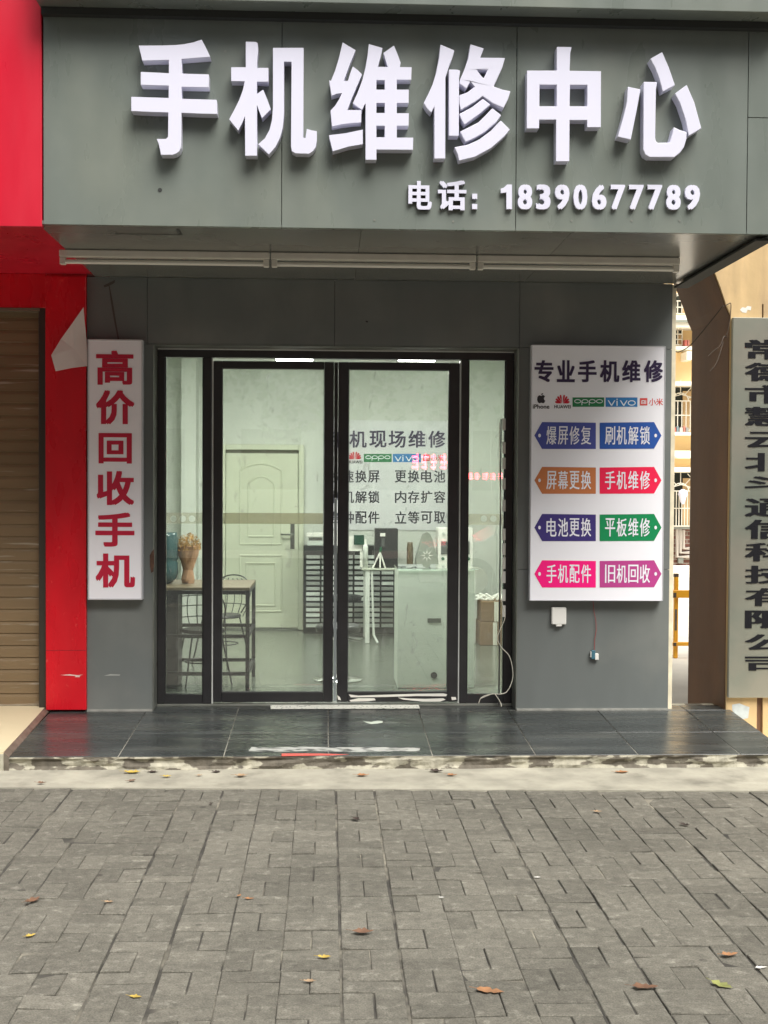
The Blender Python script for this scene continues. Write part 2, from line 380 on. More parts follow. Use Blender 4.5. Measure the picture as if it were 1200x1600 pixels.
# concrete gutter strip between pavers and step
YS = -1.15
def gut_y(x):
    a, b = G(0, 1232), G(1200, 1237.5); return a.y+(b.y-a.y)*(x-a.x)/(b.x-a.x)
gm = MB(); n = 90; xs = [-4.5+9*i/n for i in range(n+1)]
rows = []
for k in range(5):
    t = k/4; r_ = []
    for x in xs:
        yf = gut_y(x)+.006*noise.noise((x*3, 0, 5)) + .004*noise.noise((x*17, 3, 1))
        y = yf+(YS+.02-yf)*t; r_.append((x, y, .006+.006*t*t+.003*noise.noise((x*4, y*4, 0))*(1 if 0 < k else 0)))
    rows.append(r_)
vs = [v for r_ in rows for v in r_]; fs = []
for k in range(4):
    for i in range(n): a = k*(n+1)+i; fs.append((a, a+1, a+n+2, a+n+1))
fr = len(vs); vs += [(v[0], v[1]-.001, -.02) for v in rows[0]]
for i in range(n): fs.append((fr+i, fr+i+1, i+1, i))
gm.add(vs, fs); tag(gm.build('gutter', M_gutter, smooth=False), kind='structure')
# porch: sloping slate tiles on a worn concrete step
ZB, ZF = 0.151, 0.088
def pz(y): return ZB+(ZB-ZF)/1.15*min(0, y)
def PP(px, py):                                  # pixel -> point on the porch tiles
    d = ray(px, py); k = (ZB-ZF)/1.15
    # z = ZB + k*y
    t = (ZB + k*CAM.y - CAM.z)/(d.z-k*d.y); return CAM+d*t
XL = PP(9, 1185).x; XR = wx(1142, 1110)
pb = MB()
nx = 120; vs = []; prof = [(.005, -.04), (.0, -.004), (.006, .018), (.012, .0)]
zs = [-.02, .02, .045, .065, None]
rows = []
for zi, z in enumerate([-.03, .012, .03, .048, .064, .076, ZF-.004]):
    r_ = []
    for i in range(nx+1):
        x = XL-.0+(XR-XL)*i/nx
        dd = .012*noise.noise((x*5, z*30, 0))+.006*noise.noise((x*21, z*60, 4))
        if 1 < zi < 5: dd += .014*max(0, min(1, noise.noise((x*2.6, z*12+3, 9))*6+.6))
        if zi == 6: dd = .004*noise.noise((x*9, 0, 2))
        r_.append((x, YS-.004+dd, z))
    rows.append(r_)
rows.append([(v[0], YS+.05, ZF-.004+.0027) for v in rows[-1]])
vs = [v for r_ in rows for v in r_]; fs = []
for k in range(len(rows)-1):
    for i in range(nx): a = k*(nx+1)+i; fs.append((a, a+1, a+nx+2, a+nx+1))
pb.add(vs, fs)
for side in (XL, XR):                               # body with sloping top
    pass
pb.add([(XL,YS+.03,-.1),(XR,YS+.03,-.1),(XR,.3,-.1),(XL,.3,-.1),(XL,YS+.03,pz(YS+.03)-.006),(XR,YS+.03,pz(YS+.03)-.006),(XR,.3,ZB-.006),(XL,.3,ZB-.006)],
       [(3,2,1,0),(4,5,6,7),(0,1,5,4),(1,2,6,5),(2,3,7,6),(3,0,4,7)])
porch = pb.build('porch', M_riser); tag(porch, kind='structure')
gr = MB()
gr.add([(XL, YS+.006, pz(YS+.006)-.003), (XR, YS+.006, pz(YS+.006)-.003), (XR, 0.2, ZB-.003), (XL, 0.2, ZB-.003)], [(0,1,2,3)])
gr.build('grout', M_grout, porch)
tl = MB(); xj = PP(513, 1140).x; TS = .598
xsj = [XL] + [xj+(k)*TS for k in range(-6, 8) if XL+.05 < xj+k*TS < XR-.05] + [XR]
# joints further back from the front: rows of unequal depth
ysj = [YS, PP(600, 1145).y, PP(600, 1110.5).y, .2]
for i in range(len(xsj)-1):
    for j in range(3):
        g = .0028; a, b = xsj[i]+g, xsj[i+1]-g; c, d = ysj[j]+(g if j else .0), ysj[j+1]-g; dz = random.gauss(0, .0004); e = .0018
        p = [(a+e, c+e), (b-e, c+e), (b-e, d-e), (a+e, d-e)]; q = [(a, c), (b, c), (b, d), (a, d)]
        tl.add([(u, v, pz(v)+dz) for u, v in p]+[(u, v, pz(v)-e+dz) for u, v in q]+[(u, v, pz(v)-.012) for u, v in q],
               [(0,1,2,3)]+[(4+k, 4+(k+1) % 4, (k+1) % 4, k) for k in range(4)]+[(8+k, 8+(k+1) % 4, 4+(k+1) % 4, 4+k) for k in range(4)])
tl.build('slate_tiles', M_slate, porch)
# neighbour's raised cream floor
zc = ZB+.030
NX0, NX1 = XL-.018, wx(70, 1108)
nf = MB(); zf = pz(YS)+.030; yf = YS-.01
nf.add([(-4.6, yf, zf), (NX0, yf, zf), (NX1, .12, zc), (-4.6, .12, zc), (-4.6, yf, -.05), (NX0, yf, -.05), (NX1, .12, -.05)],
       [(0,1,2,3),(4,5,1,0),(5,6,2,1)])
nfo = nf.build('tiled_floor', M_cream); tag(nfo, kind='structure')
ed = MB(); ed.add([(NX0+.001, yf-.004, zf-.004), (NX0+.03, yf-.004, zf-.03), (NX1+.03, 0.0, ZB+.001), (NX1+.001, .0, zc-.004), (NX0+.001, yf-.004, -.05), (NX0+.03, yf-.004, -.05)],
       [(0,1,2,3),(4,5,1,0)]); ed.build('stone_edge', M_marble, nfo)
nr = MB(); nr.box(-4.6, NX0, yf-.006, yf-.0005, -.05, zf-.012); nr.build('floor_riser', M_riser, nfo)

# ================================================================== SHOP BUILDING
shop = thing('shop_building', 'phone repair shop clad in grey panels with glass double door', 'shop', (0.3, 0, ZB))
YF = -1.69
zS = CAM.z+1.371                                   # soffit height
XWL, XWR = wx(136, 800), wx(1047, 800)             # wall between columns
XFL, XFR = wx(68, 300, YF), wx(1203, 300, YF)
ZT = 4.09
# fascia panels with seams
fp = MB(); seams = [XFL, wx(440, 300, YF), wx(806, 300, YF), wx(1167, 300, YF), XFR]
g = .0018
for i in range(4):
    if i == 3:
        zm = wz(1185, 184, YF); fp.box(seams[i]+g, seams[i+1], YF, YF+.03, zS, zm-g); fp.box(seams[i]+g, seams[i+1], YF, YF+.03, zm+g, ZT+.1)
    else: fp.box(seams[i]+(g if i else 0), seams[i+1]-g, YF, YF+.03, zS, ZT+.1)
fp.build('fascia', M_panel, shop, bevel=.0012)
MB().box(XFL+.01, XFR-.01, YF+.031, YF+.1, zS+.01, ZT+.1).build('fascia_backing', M_panel, shop)
MB().box(XFL-.01, XFR+.06, YF-.18, YF+.2, ZT+.002, ZT+.9).build('top_trim', M_panel, shop, bevel=.004)
MB().box(XFL, XFR+.06, YF-.05, YF-.002, ZT-.035, ZT+.001).build('trim_shade_strip', M_seam, shop)  # dark strip painted as the shade under the top trim
MB().box(XFL+.02, XFR, YF+.2, 6.2, ZT+.15, 9).build('unseen_upper_wall', M_panel_low, shop)  # unseen upper storey, added to block sky light behind
sf = MB(); q = [XFL-.03, wx(560, 400, -1), wx(860, 400, -1), XFR]
for i in range(3): sf.box(q[i]+.001, q[i+1]-.001, YF+.004, .0, zS+.001, zS+.02)
sf.build('soffit', M_soffit, shop, bevel=.001)
MB().box(XFL, XFR-.005, YF+.11, .0, zS+.021, ZT+.1).build('canopy_core', M_seam, shop)
MB().box(XFR, XFR+.03, YF, 0.0, zS-.015, ZT+.1).build('side_fascia', M_panel, shop, bevel=.003)
MB().box(XFR-.06, XFR+.0295, YF+.035, 0.0, zS-.028, zS-.0155).build('edge_trim', M_seam, shop)
sl = MB(); a, b = W(180, 376, -1.45), W(285, 380, -1.45)    # slot marks in the soffit
sl.box(a.x, b.x, -1.46, -1.452, zS-.001, zS); sl.box(b.x-.02, b.x, -1.60, -1.452, zS-.001, zS)
sl.build('soffit_slot', M_seam, shop)
# small screw hole
hc = W(250, 297, YF)
MB().prism([[(hc.x+.011*math.cos(t*math.pi/8), hc.z+.011*math.sin(t*math.pi/8)) for t in range(16)]], YF-.0015, YF).build('cable_hole', M_seam, shop)
for px, py in ((708, 346), (893, 345), (987, 345), (1062, 345), (585, 344), (695, 79), (352, 80)):
    c = W(px, py, YF); MB().prism([[(c.x+.006*math.cos(t*math.pi/5), c.z+.006*math.sin(t*math.pi/5)) for t in range(10)]], YF-.002, YF).build('screw_head', M_alu, shop)
# lower wall panels
XD0, XD1 = wx(239, 800), wx(809, 800); ZD = wz(520, 541)
zt = zS+.0
wp = MB(); g = .0015
xs_ = [XWL, wx(230, 500), wx(523, 500), wx(812, 500), XWR]
for i in range(4):
    z0 = ZD+.004
    wp.box(xs_[i]+(g if i else 0), xs_[i+1]-(g if i < 3 else 0), 0, .03, z0, zt)
zmid = wz(930, 890)
wp.box(XWL, XD0-.002, 0, .03, ZB, ZD+.001)
wp.box(XD1+.002, XWR, 0, .03, ZB, zmid-g); wp.box(XD1+.002, XWR, 0, .03, zmid+g, ZD+.001)
wp.build('facade_panel', M_panel_low, shop, bevel=.001)
bk = MB(); bk.box(XWL+.005, XWR-.005, .031, .06, ZD+.004, zt-.002); bk.box(XWL+.005, XD0-.003, .031, .125, ZB+.004, ZD+.03); bk.box(XD1+.003, XWR-.005, .031, .06, ZB+.004, ZD+.03)
bk.build('wall_backing', M_seam, shop)
MB().box(XWR+.0005, wx(1050.5, 700, .1), .04, .34, -.1, zS+.0).build('corner_trim', mat('cream_corner', (.75, .68, .5), .7, var=.2, vscale=12), shop)
for u_, v_ in ((XWL, XD0-.002), (XD1+.002, XWR)): MB().box(u_, v_, -.01, -.0005, ZB-.001, ZB+.012).build('skirting_bead', mat('pale_sealant', (.30, .30, .27), .7, var=.3, vscale=15), shop)
# rust mark
rs = MB(); rs.flat([pxpoly([(162,446),(170,442),(180,437),(179,442),(170,447),(163,449)], -.0015)], -.0015)
rs.flat([pxpoly([(170,447),(171.5,447),(176,470),(181,500),(186,530),(184,530),(178,500),(173,470)], -.0015)], -.0015)
rs.build('rust_mark', mat('faint_rust', (.085, .072, .062), .7), shop)
rp = MB(); rp.flat([pxpoly([(234,868),(237,862),(240.5,858),(241,880),(240,893),(236,895),(234.5,884)], -.0055)], -.0055); rp.build('rust_patch', mat('rust_brown', (.09, .045, .028), .85, var=.5, vscale=40), shop)
rp = MB(); rp.flat([pxpoly([(162,1056),(172,1053.5),(188,1054),(187,1055.5),(173,1055.5)], -.0012)], -.0012); rp.build('wall_scratch', mat('chalky_scratch', (.42, .43, .40), .8), shop)
rp = MB(); rp.flat([pxpoly([(571,501),(575,501.5),(574.5,504),(572,503.5)], -.0012)], -.0012); rp.build('drill_hole', M_seam, shop)
# interior shell
IX0, IX1, IY, IZ = -1.95, 2.12, 5.0, 2.98
MB().box(IX0-.2, IX1+.12, IY, IY+.2, -.05, 4).build('interior_wall', M_iwall, shop)
MB().box(IX0-.2, IX0, .13, IY-.001, -.05, 4).build('interior_wall', M_iwall, shop)
MB().box(IX1, IX1+.12, .065, IY-.001, -.05, 4).build('interior_wall', M_iwall, shop)
iw = MB(); iw.box(IX0+.001, XD0-.003, .13, .26, ZB, IZ-.001); iw.box(XD1+.003, IX1-.001, .062, .26, ZB, IZ-.001); iw.box(XD0-.002, XD1+.002, .062, .26, ZD+.003, IZ-.001)
iw.build('interior_wall', M_iwall, shop)
MB().box(IX0+.001, IX1-.001, .272, IY-.001, 0, ZB-.002).build('interior_floor', M_ifloor, shop)
MB().box(IX0+.001, IX1-.001, .27, IY-.001, IZ, IZ+.1).build('interior_ceiling', M_iceil, shop)
# pipe boxing in the left rear corner
MB().box(wx(283, 700, 4.7), wx(306, 700, 4.7), 4.72, IY-.001, ZB, IZ-.001).build('boxed_pipe', M_iwall, shop)
# ---------------- entrance frame
YG = .215
def X(px, y=YG): return wx(px, 820, y)
def Z(py, y=YG): return wz(520, py, y)
Xf = lambda px: X(px); ZL = ZB+.002
al = MB(); al.box(XD0-.0015, XD0+.0045, -.004, .25, ZB, ZD); al.box(XD1-.0045, XD1+.0015, -.004, .25, ZB, ZD); al.box(XD0+.005, XD1-.005, -.003, .25, ZD-.0045, ZD+.002)
al.build('outer_frame', M_alu, shop, bevel=.003)
al = MB(); al.box(XD0+.008, XD1-.008, .165, .179, ZD-.013, ZD-.007); al.build('frame_bead', M_alu_light, shop)
fr = MB(); y0, y1 = .18, .25; zt0, zt1 = Z(561), ZD-.016
zb0, zb1 = Z(1098), Z(1084)
fr.box(XD0+.006, XD1-.006, y0, y1, zt0, zt1+.01)
fr.box(XD0+.006, X(258), y0, y1, zb0, zt0-.0005); fr.box(X(788), XD1-.006, y0, y1, zb0, zt0-.0005)
fr.box(X(318), X(331), y0, y1, zb0, zt0-.0005); fr.box(X(719), X(730), y0, y1, zb0, zt0-.0005)
fr.build('door_frame', M_black, shop, bevel=.003)
th = MB(); th.box(XD0+.005, XD1-.005, .165, .27, ZB-.001, zb0-.001); th.build('threshold', M_alu, shop, bevel=.003)
es = MB()
for a, b in ((331.6, 333.6), (716.6, 718.6)): MB().box(X(a), X(b), .19, .22, zb0, zt0-.002).build('edge_strip', M_alu_light, shop)
def side_window(p0, p1, holes):
    w_ = MB(); w_.box(X(p0), X(p1), .19, .245, zb0+.001, zb1); w_.box(X(p0), X(p0)+.007, .195, .235, zb1, zt0-.001); w_.box(X(p1)-.007, X(p1), .195, .235, zb1, zt0-.001)
    wo_ = w_.build('side_window', M_black, shop)
    MB().box(X(p0)+.0075, X(p1)-.0075, .21, .216, zb1+.0005, zt0-.001).build('glass_pane', M_glass, wo_)
    hol = []
    for px in holes:
        c = W(px, 810.5, .2175); hol.append([(c.x+.022*math.cos(-t*math.pi/10), c.z+.022*math.sin(-t*math.pi/10)) for t in range(20)])
    f_ = MB(); f_.flat([[(X(p0)+.009, Z(819)), (X(p1)-.009, Z(819)), (X(p1)-.009, Z(802)), (X(p0)+.009, Z(802))]]+hol, .2175); f_.build('film_band', M_film, wo_)
    return wo_
sw1 = side_window(258, 318, (271, 285.5, 300)); sw2 = side_window(730, 788, (756, 771))
def leaf(p0, p1, g0, g1, film, label):
    m = MB(); zt_, zb_ = Z(566), Z(1096); a, b = .188, .238
    m.box(X(p0), X(g0), a, b, zb_, zt_); m.box(X(g1), X(p1), a, b, zb_, zt_)
    m.box(X(g0)+.0005, X(g1)-.0005, a, b, Z(577), zt_); m.box(X(g0)+.0005, X(g1)-.0005, a, b, zb_, Z(1081))
    o = m.build('door', M_black, shop, bevel=.003); o['label'] = label
    MB().box(X(g0)+.0005, X(g1)-.0005, .21, .217, Z(1081)+.0005, Z(577)-.0005).build('glass_pane', M_glass, o)
    bd = MB()
    for xa, xb in ((X(g0)+.001, X(g0)+.005), (X(g1)-.005, X(g1)-.001)): bd.box(xa, xb, .19, .209, Z(1081)+.006, Z(577)-.006)
    bd.box(X(g0)+.001, X(g1)-.001, .19, .209, Z(1081)+.001, Z(1081)+.006); bd.box(X(g0)+.001, X(g1)-.001, .19, .209, Z(577)-.006, Z(577)-.001)
    bd.build('glazing_bead', mat('grey_bead', (.10, .105, .10), .5), o)
    if film: MB().box(X(g0)+.006, X(g1)-.006, .2185, .219, Z(819), Z(802)).build('film_band', M_film, o)
    return o
dl = leaf(334, 521, 347, 506, True, 'left glass door leaf')
dr = leaf(527.5, 716, 544, 700, False, 'right glass door leaf')
# centre gap: pale strip painted as its reflection, dark seal above
cs = MB(); cs.box(X(522), X(526.4), .182, .21, Z(1094), Z(779)); cs.build('gap_reflection_strip', mat('gap_reflection_grey', (.25, .28, .28), .5, var=.2, vscale=9), dl)
cs = MB(); cs.box(X(521.3), X(527.2), .21, .215, Z(779)+.004, Z(566)); cs.build('door_gap_seal', mat('seal_grey', (.035, .035, .034), .5, var=.5, vscale=25), dl)
# peeled white film on the right leaf's foot
FW = mat('peeling_white_film', (.85, .83, .75), .6)
MB().prism([pxpoly([(545,1085),(560,1087),(600,1085.5),(650,1084),(693,1083.5),(699,1085),(697,1088),(650,1087.5),(600,1089),(548,1089.5)], .186)], .184, .187).build('peeling_film', FW, dr)
MB().prism([pxpoly([(546,1094),(560,1091),(585,1091),(587,1094),(575,1095.5),(548,1096)], .186)], .182, .187).build('peeling_film', FW, dr)
MB().prism([pxpoly([(622,1090),(640,1091.5),(665,1092),(692,1091),(696,1093),(688,1096),(660,1096),(630,1093)], .186)], .181, .187).build('peeling_film', FW, dr)
MB().prism([pxpoly([(527,1086),(531,1089),(533,1094),(528,1093)], .186)], .178, .182).build('peeling_film', FW, dr)
pf = MB(); pf.prism([pxpoly([(705,1089),(712,1089),(713,1093),(706,1094)], .186)], .181, .1875); pf.build('peeling_film', MATS['peeling_white_film'], dr)
# scuffs on the red column and the wall foot are real scratches in the paint
MB().box(wx(497, 800, IY-.02), wx(500, 800, IY-.02), IY-.02, IY-.001, wz(500, 836, IY), wz(500, 662, IY)).build('wall_trim', M_iwall, shop)
MB().box(wx(459, 620, IY-.01), wx(460.5, 620, IY-.01), IY-.006, IY-.001, wz(500, 694, IY), IZ-.01).build('wall_trim', M_iwall, shop)
# ---------------- ceiling lamps of the shop (lit)
def ceiling_lamp(px, py, y, label):
    c = W(px, py, y)
    t = thing('ceiling_lamp', label, 'lamp', (c.x, y, IZ), 'lit lamps under the shop ceiling')
    MB().box(c.x-.13, c.x+.13, y-.02, y+.03, c.z, c.z+.03).build('lamp_panel', M_lamp, t, bevel=.004)
    MB().box(c.x-.02, c.x+.02, y-.01, y+.02, c.z+.0305, IZ-.001).build('hanger', M_whitepaint, t)
    ld = bpy.data.lights.new('lamp_light', 'AREA'); ld.shape = 'RECTANGLE'; ld.size = .24; ld.size_y = .3; ld.energy = 21; ld.color = (1, 1, .97)
    lo = bpy.data.objects.new('lamp_light', ld); C.objects.link(lo); lo.parent = t; lo.location = (0, .0, c.z-IZ-.012)
    return t
ceiling_lamp(460, 563.5, .62, 'lit white lamp panel seen above the left door leaf')
ceiling_lamp(651, 564.5, .62, 'lit white lamp panel seen above the right door leaf')
def fill_panel(x, y, label):  # unseen fill lights added to brighten the back of the room
    t = thing('added_fill_panel', label, 'lamp', (x, y, IZ), 'unseen fill lights added in the shop ceiling')
    MB().box(x-.3, x+.3, y-.3, y+.3, IZ-.012, IZ-.001).build('lamp_panel', M_lamp, t, bevel=.003)
    ld = bpy.data.lights.new('fill_light', 'AREA'); ld.size = .58; ld.energy = 22; ld.color = (1, 1, .97)
    lo = bpy.data.objects.new('fill_light', ld); C.objects.link(lo); lo.parent = t; lo.location = (0, 0, -.02)
fill_panel(-.8, 2.9, 'square fill light added in the shop ceiling on the left, unseen above the door head')
fill_panel(1.0, 2.9, 'square fill light added in the shop ceiling on the right, unseen above the door head')
# ---------------- rear door inside
YB = IY-.03
rd_ = MB(); a, b = W(341, 985, YB), W(475, 695, YB)
x0, x1, z0, z1 = a.x, b.x, ZB+.002, b.z
fx0, fx1, fz1 = W(352, 985, YB).x, W(466, 985, YB).x, W(400, 703, YB).z
fm = MB(); fm.box(x0, fx0, YB-.03, YB+.029, z0, z1); fm.box(fx1, x1, YB-.03, YB+.029, z0, z1); fm.box(fx0+.0005, fx1-.0005, YB-.03, YB+.029, fz1, z1)
fm.build('interior_door_frame', M_idoor, shop, bevel=.006)
dm = MB(); dm.box(fx0+.004, fx1-.004, YB-.005, YB+.025, z0+.02, fz1-.035)
idr = dm.build('interior_door', M_idoor, shop, bevel=.002)
MB().box(fx0, fx1, YB+.0, YB+.028, fz1-.034, fz1-.001).build('door_head_gap', mat('shadowy_gap', (.12, .12, .09), .8), shop)
mo = MB()
def rect_ring(m, px0, py0, px1, py1, wdt=.022, arch=False):
    A, B = W(px0, py1, YB), W(px1, py0, YB); n_ = 14 if arch else 1
    top = [(A.x+(B.x-A.x)*i/n_, B.z-(.07*((2*i/n_-1)**2) if arch else 0)) for i in range(n_+1)]
    pts = [(A.x, A.z), (B.x, A.z)] + list(reversed(top))
    pts3 = [Vector((p[0], YB-.006, p[1])) for p in pts]; pts3.append(pts3[0])
    for i in range(len(pts3)-1): m.tube([pts3[i], pts3[i+1]], .011, 6)
rect_ring(mo, 375, 725, 440, 850, arch=True); rect_ring(mo, 375, 868, 440, 955); rect_ring(mo, 385, 880, 430, 946); rect_ring(mo, 388, 745, 428, 838, arch=True)
mo.build('door_moulding', M_idoor, idr)
hp = W(457, 838, YB); hm = MB(); hm.box(hp.x-.022, hp.x+.022, YB-.014, YB-.0052, hp.z-.13, hp.z+.13); hm.tube([(hp.x, YB-.02, hp.z+.02), (hp.x, YB-.06, hp.z+.02), (hp.x-.12, YB-.06, hp.z+.02)], .012, 8)
hm.build('door_handle', M_chrome, idr)
# ================================================================== SIGNS
# --- big characters, traced outlines: (offset), loops in 8x zoom pixels
BIG = [
('手', (200, 55), [[[(133,130),(430,128),(600,122),(700,112),(820,88),(920,55),(955,120),(995,200),(1028,270),(820,285),(668,297),(675,480),(1010,490),(1010,650),(668,645),(672,795),(1108,808),(1115,985),(900,980),(668,970),(665,1250),(662,1400),(640,1450),(600,1480),(550,1495),(410,1495),(400,1430),(380,1350),(358,1297),(475,1297),(500,1270),(503,965),(300,960),(40,948),(40,770),(508,785),(508,630),(158,620),(158,458),(510,475),(510,308),(345,312),(178,318),(160,240)]]]),
('机', (350, 55), [[[(272,80),(400,85),(420,100),(428,180),(415,300),(412,408),(555,408),(555,580),(412,580),(410,735),(490,680),(540,800),(585,925),(475,1035),(440,950),(412,870),(412,1505),(265,1505),(262,1010),(225,1100),(178,1190),(65,1050),(130,930),(190,810),(235,690),(260,575),(90,572),(90,400),(272,400)]],
 [[(612,158),(995,158),(990,1280),(1018,1285),(1035,1170),(1100,1190),(1160,1200),(1160,1320),(1145,1400),(1110,1450),(1060,1480),(1000,1478),(900,1475),(850,1450),(838,1390),(838,1300),(845,330),(750,330),(750,980),(735,1150),(700,1280),(640,1400),(560,1490),(495,1425),(428,1362),(510,1290),(570,1180),(600,1060),(612,900)]]]),
('维', (505, 55), [[[(243,90),(405,188),(345,330),(300,450),(258,570),(310,570),(340,470),(370,390),(430,435),(485,488),(430,620),(360,780),(302,935),(478,935),(475,1090),(370,1095),(230,1112),(110,1140),(100,1020),(92,940),(150,880),(200,800),(235,722),(170,730),(105,755),(90,660),(75,565),(98,568),(150,440),(195,290)]],
 [[(72,1250),(280,1225),(495,1180),(495,1360),(320,1390),(120,1450),(95,1350)]],
 [[(570,110),(740,160),(725,240),(683,395),(808,397),(780,310),(755,220),(885,130),(930,240),(968,345),(955,398),(1105,400),(1100,555),(920,555),(920,680),(1070,680),(1068,845),(920,845),(920,975),(1070,975),(1068,1130),(920,1130),(920,1280),(1125,1280),(1122,1430),(665,1428),(665,1555),(530,1555),(530,850),(510,880),(488,932),(430,895),(370,850),(430,720),(490,560),(530,400),(555,250)],
  [(665,560),(770,560),(770,680),(665,680)], [(665,845),(770,845),(770,972),(665,972)], [(665,1130),(770,1130),(770,1275),(665,1275)]]]),
('修', (655, 60), [[[(265,75),(440,150),(410,260),(385,310),(350,420),(328,490),(325,1505),(188,1505),(188,855),(170,890),(150,930),(100,880),(55,810),(110,700),(165,580),(210,430),(245,250)]],
 [[(370,388),(480,390),(512,402),(498,500),(495,1220),(370,1220)]],
 [[(640,72),(808,125),(762,240),(1072,243),(1040,360),(990,470),(930,600),(1040,640),(1142,660),(1110,760),(1055,870),(920,810),(795,722),(700,790),(520,895),(502,820),(500,712),(600,675),(692,605),(640,540),(590,628),(502,565),(512,510),(560,400),(610,250)], [(718,390),(857,390),(805,500),(760,450)]],
 [[(500,945),(660,860),(795,755),(890,828),(760,940),(565,1080),(530,1020)]],
 [[(510,1165),(740,1050),(840,950),(915,872),(1025,960),(960,1050),(820,1170),(700,1240),(580,1295),(545,1235)]],
 [[(440,1360),(600,1330),(740,1270),(890,1160),(1020,1025),(1135,1140),(1060,1230),(900,1370),(700,1480),(500,1530),(480,1450)]]]),
('中', (810, 60), [[[(480,105),(665,108),(648,180),(640,405),(1032,410),(1030,1110),(860,1110),(860,1020),(640,1020),(635,1535),(470,1535),(472,1015),(260,1015),(258,1125),(105,1125),(108,402),(480,402)],
  [(264,578),(480,578),(480,848),(262,848)], [(645,580),(862,580),(862,848),(640,848)]]]),
('心', (950, 65), [[[(248,562),(408,598),(370,800),(285,1228),(120,1190),(190,950),(235,760)]],
 [[(445,502),(615,505),(600,600),(590,1200),(600,1245),(625,1265),(770,1262),(800,1170),(822,1068),(900,1105),(985,1130),(980,1220),(950,1320),(900,1390),(830,1445),(520,1445),(465,1410),(440,1350)]],
 [[(528,215),(678,130),(760,320),(838,545),(685,628),(640,460),(590,330)]],
 [[(835,650),(985,540),(1080,760),(1168,1085),(1010,1180),(970,980),(900,770)]]]),
]
YL = YF-.078
sign = thing('shop_name_sign', 'six big raised white characters across the grey fascia', 'sign', tuple(W(650, 260, YF)))
for ch, (ox, oy), comps in BIG:
    m = MB()
    for loops in comps:
        m.prism([pxpoly([(ox+a/8, oy+b/8) for a, b in l], YL) for l in loops], YL, YF-.001)
    m.build('character', M_white, sign, bevel=.0025)
ph = thing('phone_number_sign', 'small raised white phone number under the big characters', 'sign', tuple(W(865, 330, YF)))
PH = [('电', 638, 675, 283, 327), ('话', 684, 729, 282, 328)]
for ch, a, b, c, d in PH:
    m = MB(); add_text(m, ch, (a, c, b, d), YF-.022, .036, .021, .02); m.build('character', M_white, ph)
for v_ in (304, 320): a, b = W(737, v_, YF), W(745, v_+8, YF); MB().box(a.x, b.x, YF-.022, YF-.001, b.z, a.z).build('colon_dot', M_white, ph)
cx = [(782, 801), (809, 832), (837.5, 860.5), (867, 890), (896, 918), (925, 948), (954, 977), (982.5, 1006), (1011.5, 1035), (1041, 1064), (1070, 1094)]
for i, (dg, (a, b)) in enumerate(zip('18390677789', cx)):
    y0_ = 288.3+(a-782)*.0025
    m = MB()
    if dg == '1': m.prism([pxpoly([(a+.5, y0_+6.5), (a+5, y0_+5), (a+10.5, y0_), (a+18, y0_), (a+18, y0_+38.3), (a+9.3, y0_+38.3), (a+9.3, y0_+12), (a+.5, y0_+13.5)], YF-.022)], YF-.022, YF-.001); m.build('character', M_white, ph); continue
    add_text(m, dg, (a, y0_, b, y0_+38.5), YF-.022, .024 if dg == '1' else .042, .021, .02); m.build('character', M_white, ph)
# --- left light box
YSg = -.07
ls = thing('vertical_light_box', 'narrow white light box with red vertical characters left of the door', 'sign', tuple(W(180, 930, 0)))
a, b = W(137.5, 937, YSg), W(222.5, 531, YSg)
MB().box(a.x, b.x, YSg, -.001, a.z, b.z).build('box_body', M_signface, ls, bevel=.004)
lm = MB(); e = .008
for q_ in ((a.x-.001, a.x+e, a.z, b.z), (b.x-e, b.x+.001, a.z, b.z), (a.x+e, b.x-e, a.z-.001, a.z+e), (a.x+e, b.x-e, b.z-e, b.z+.001)): lm.box(q_[0], q_[1], YSg-.003, -.002, q_[2], q_[3])
lm.build('box_rim', mat('light_rim', (.62, .63, .66), .4, metal=.3), ls, bevel=.001)
for ch, (y0_, y1_), (x0_, x1_) in zip('高价回收手机', [(548, 601), (610, 663), (677, 724), (736, 789), (801, 854), (865, 918)], [(150, 208.5), (150, 210), (154, 206), (151, 209.5), (149, 210), (149.5, 211)]):
    m = MB(); add_text(m, ch, (x0_, y0_, x1_, y1_), YSg-.0025, .029, 0, .026); m.build('character', M_redtext, ls)
# --- right light box
rsn = thing('service_light_box', 'white light box with coloured service tags right of the door', 'sign', tuple(W(935, 938, 0)))
a, b = W(827.5, 938.5, YSg), W(1040, 541, YSg)
MB().box(a.x, b.x, YSg, -.001, a.z, b.z).build('box_body', M_signface, rsn, bevel=.004)
lm = MB(); e = .005
for q_ in ((a.x-.001, a.x+e, a.z, b.z), (b.x-e, b.x+.001, a.z, b.z), (a.x+e, b.x-e, a.z-.001, a.z+e), (a.x+e, b.x-e, b.z-e, b.z+.001)): lm.box(q_[0], q_[1], YSg-.003, -.002, q_[2], q_[3])
lm.build('box_rim', MATS['light_rim'], rsn, bevel=.001)
for ch, (x0_, x1_) in zip('专业手机维修', [(835, 865), (870, 898.5), (903, 932.5), (937.5, 968), (972, 1001), (1006, 1036)]):
    m = MB(); add_text(m, ch, (x0_, 563, x1_, 597), YSg-.0025, .030, 0, .024); m.build('title_character', M_dktext, rsn)
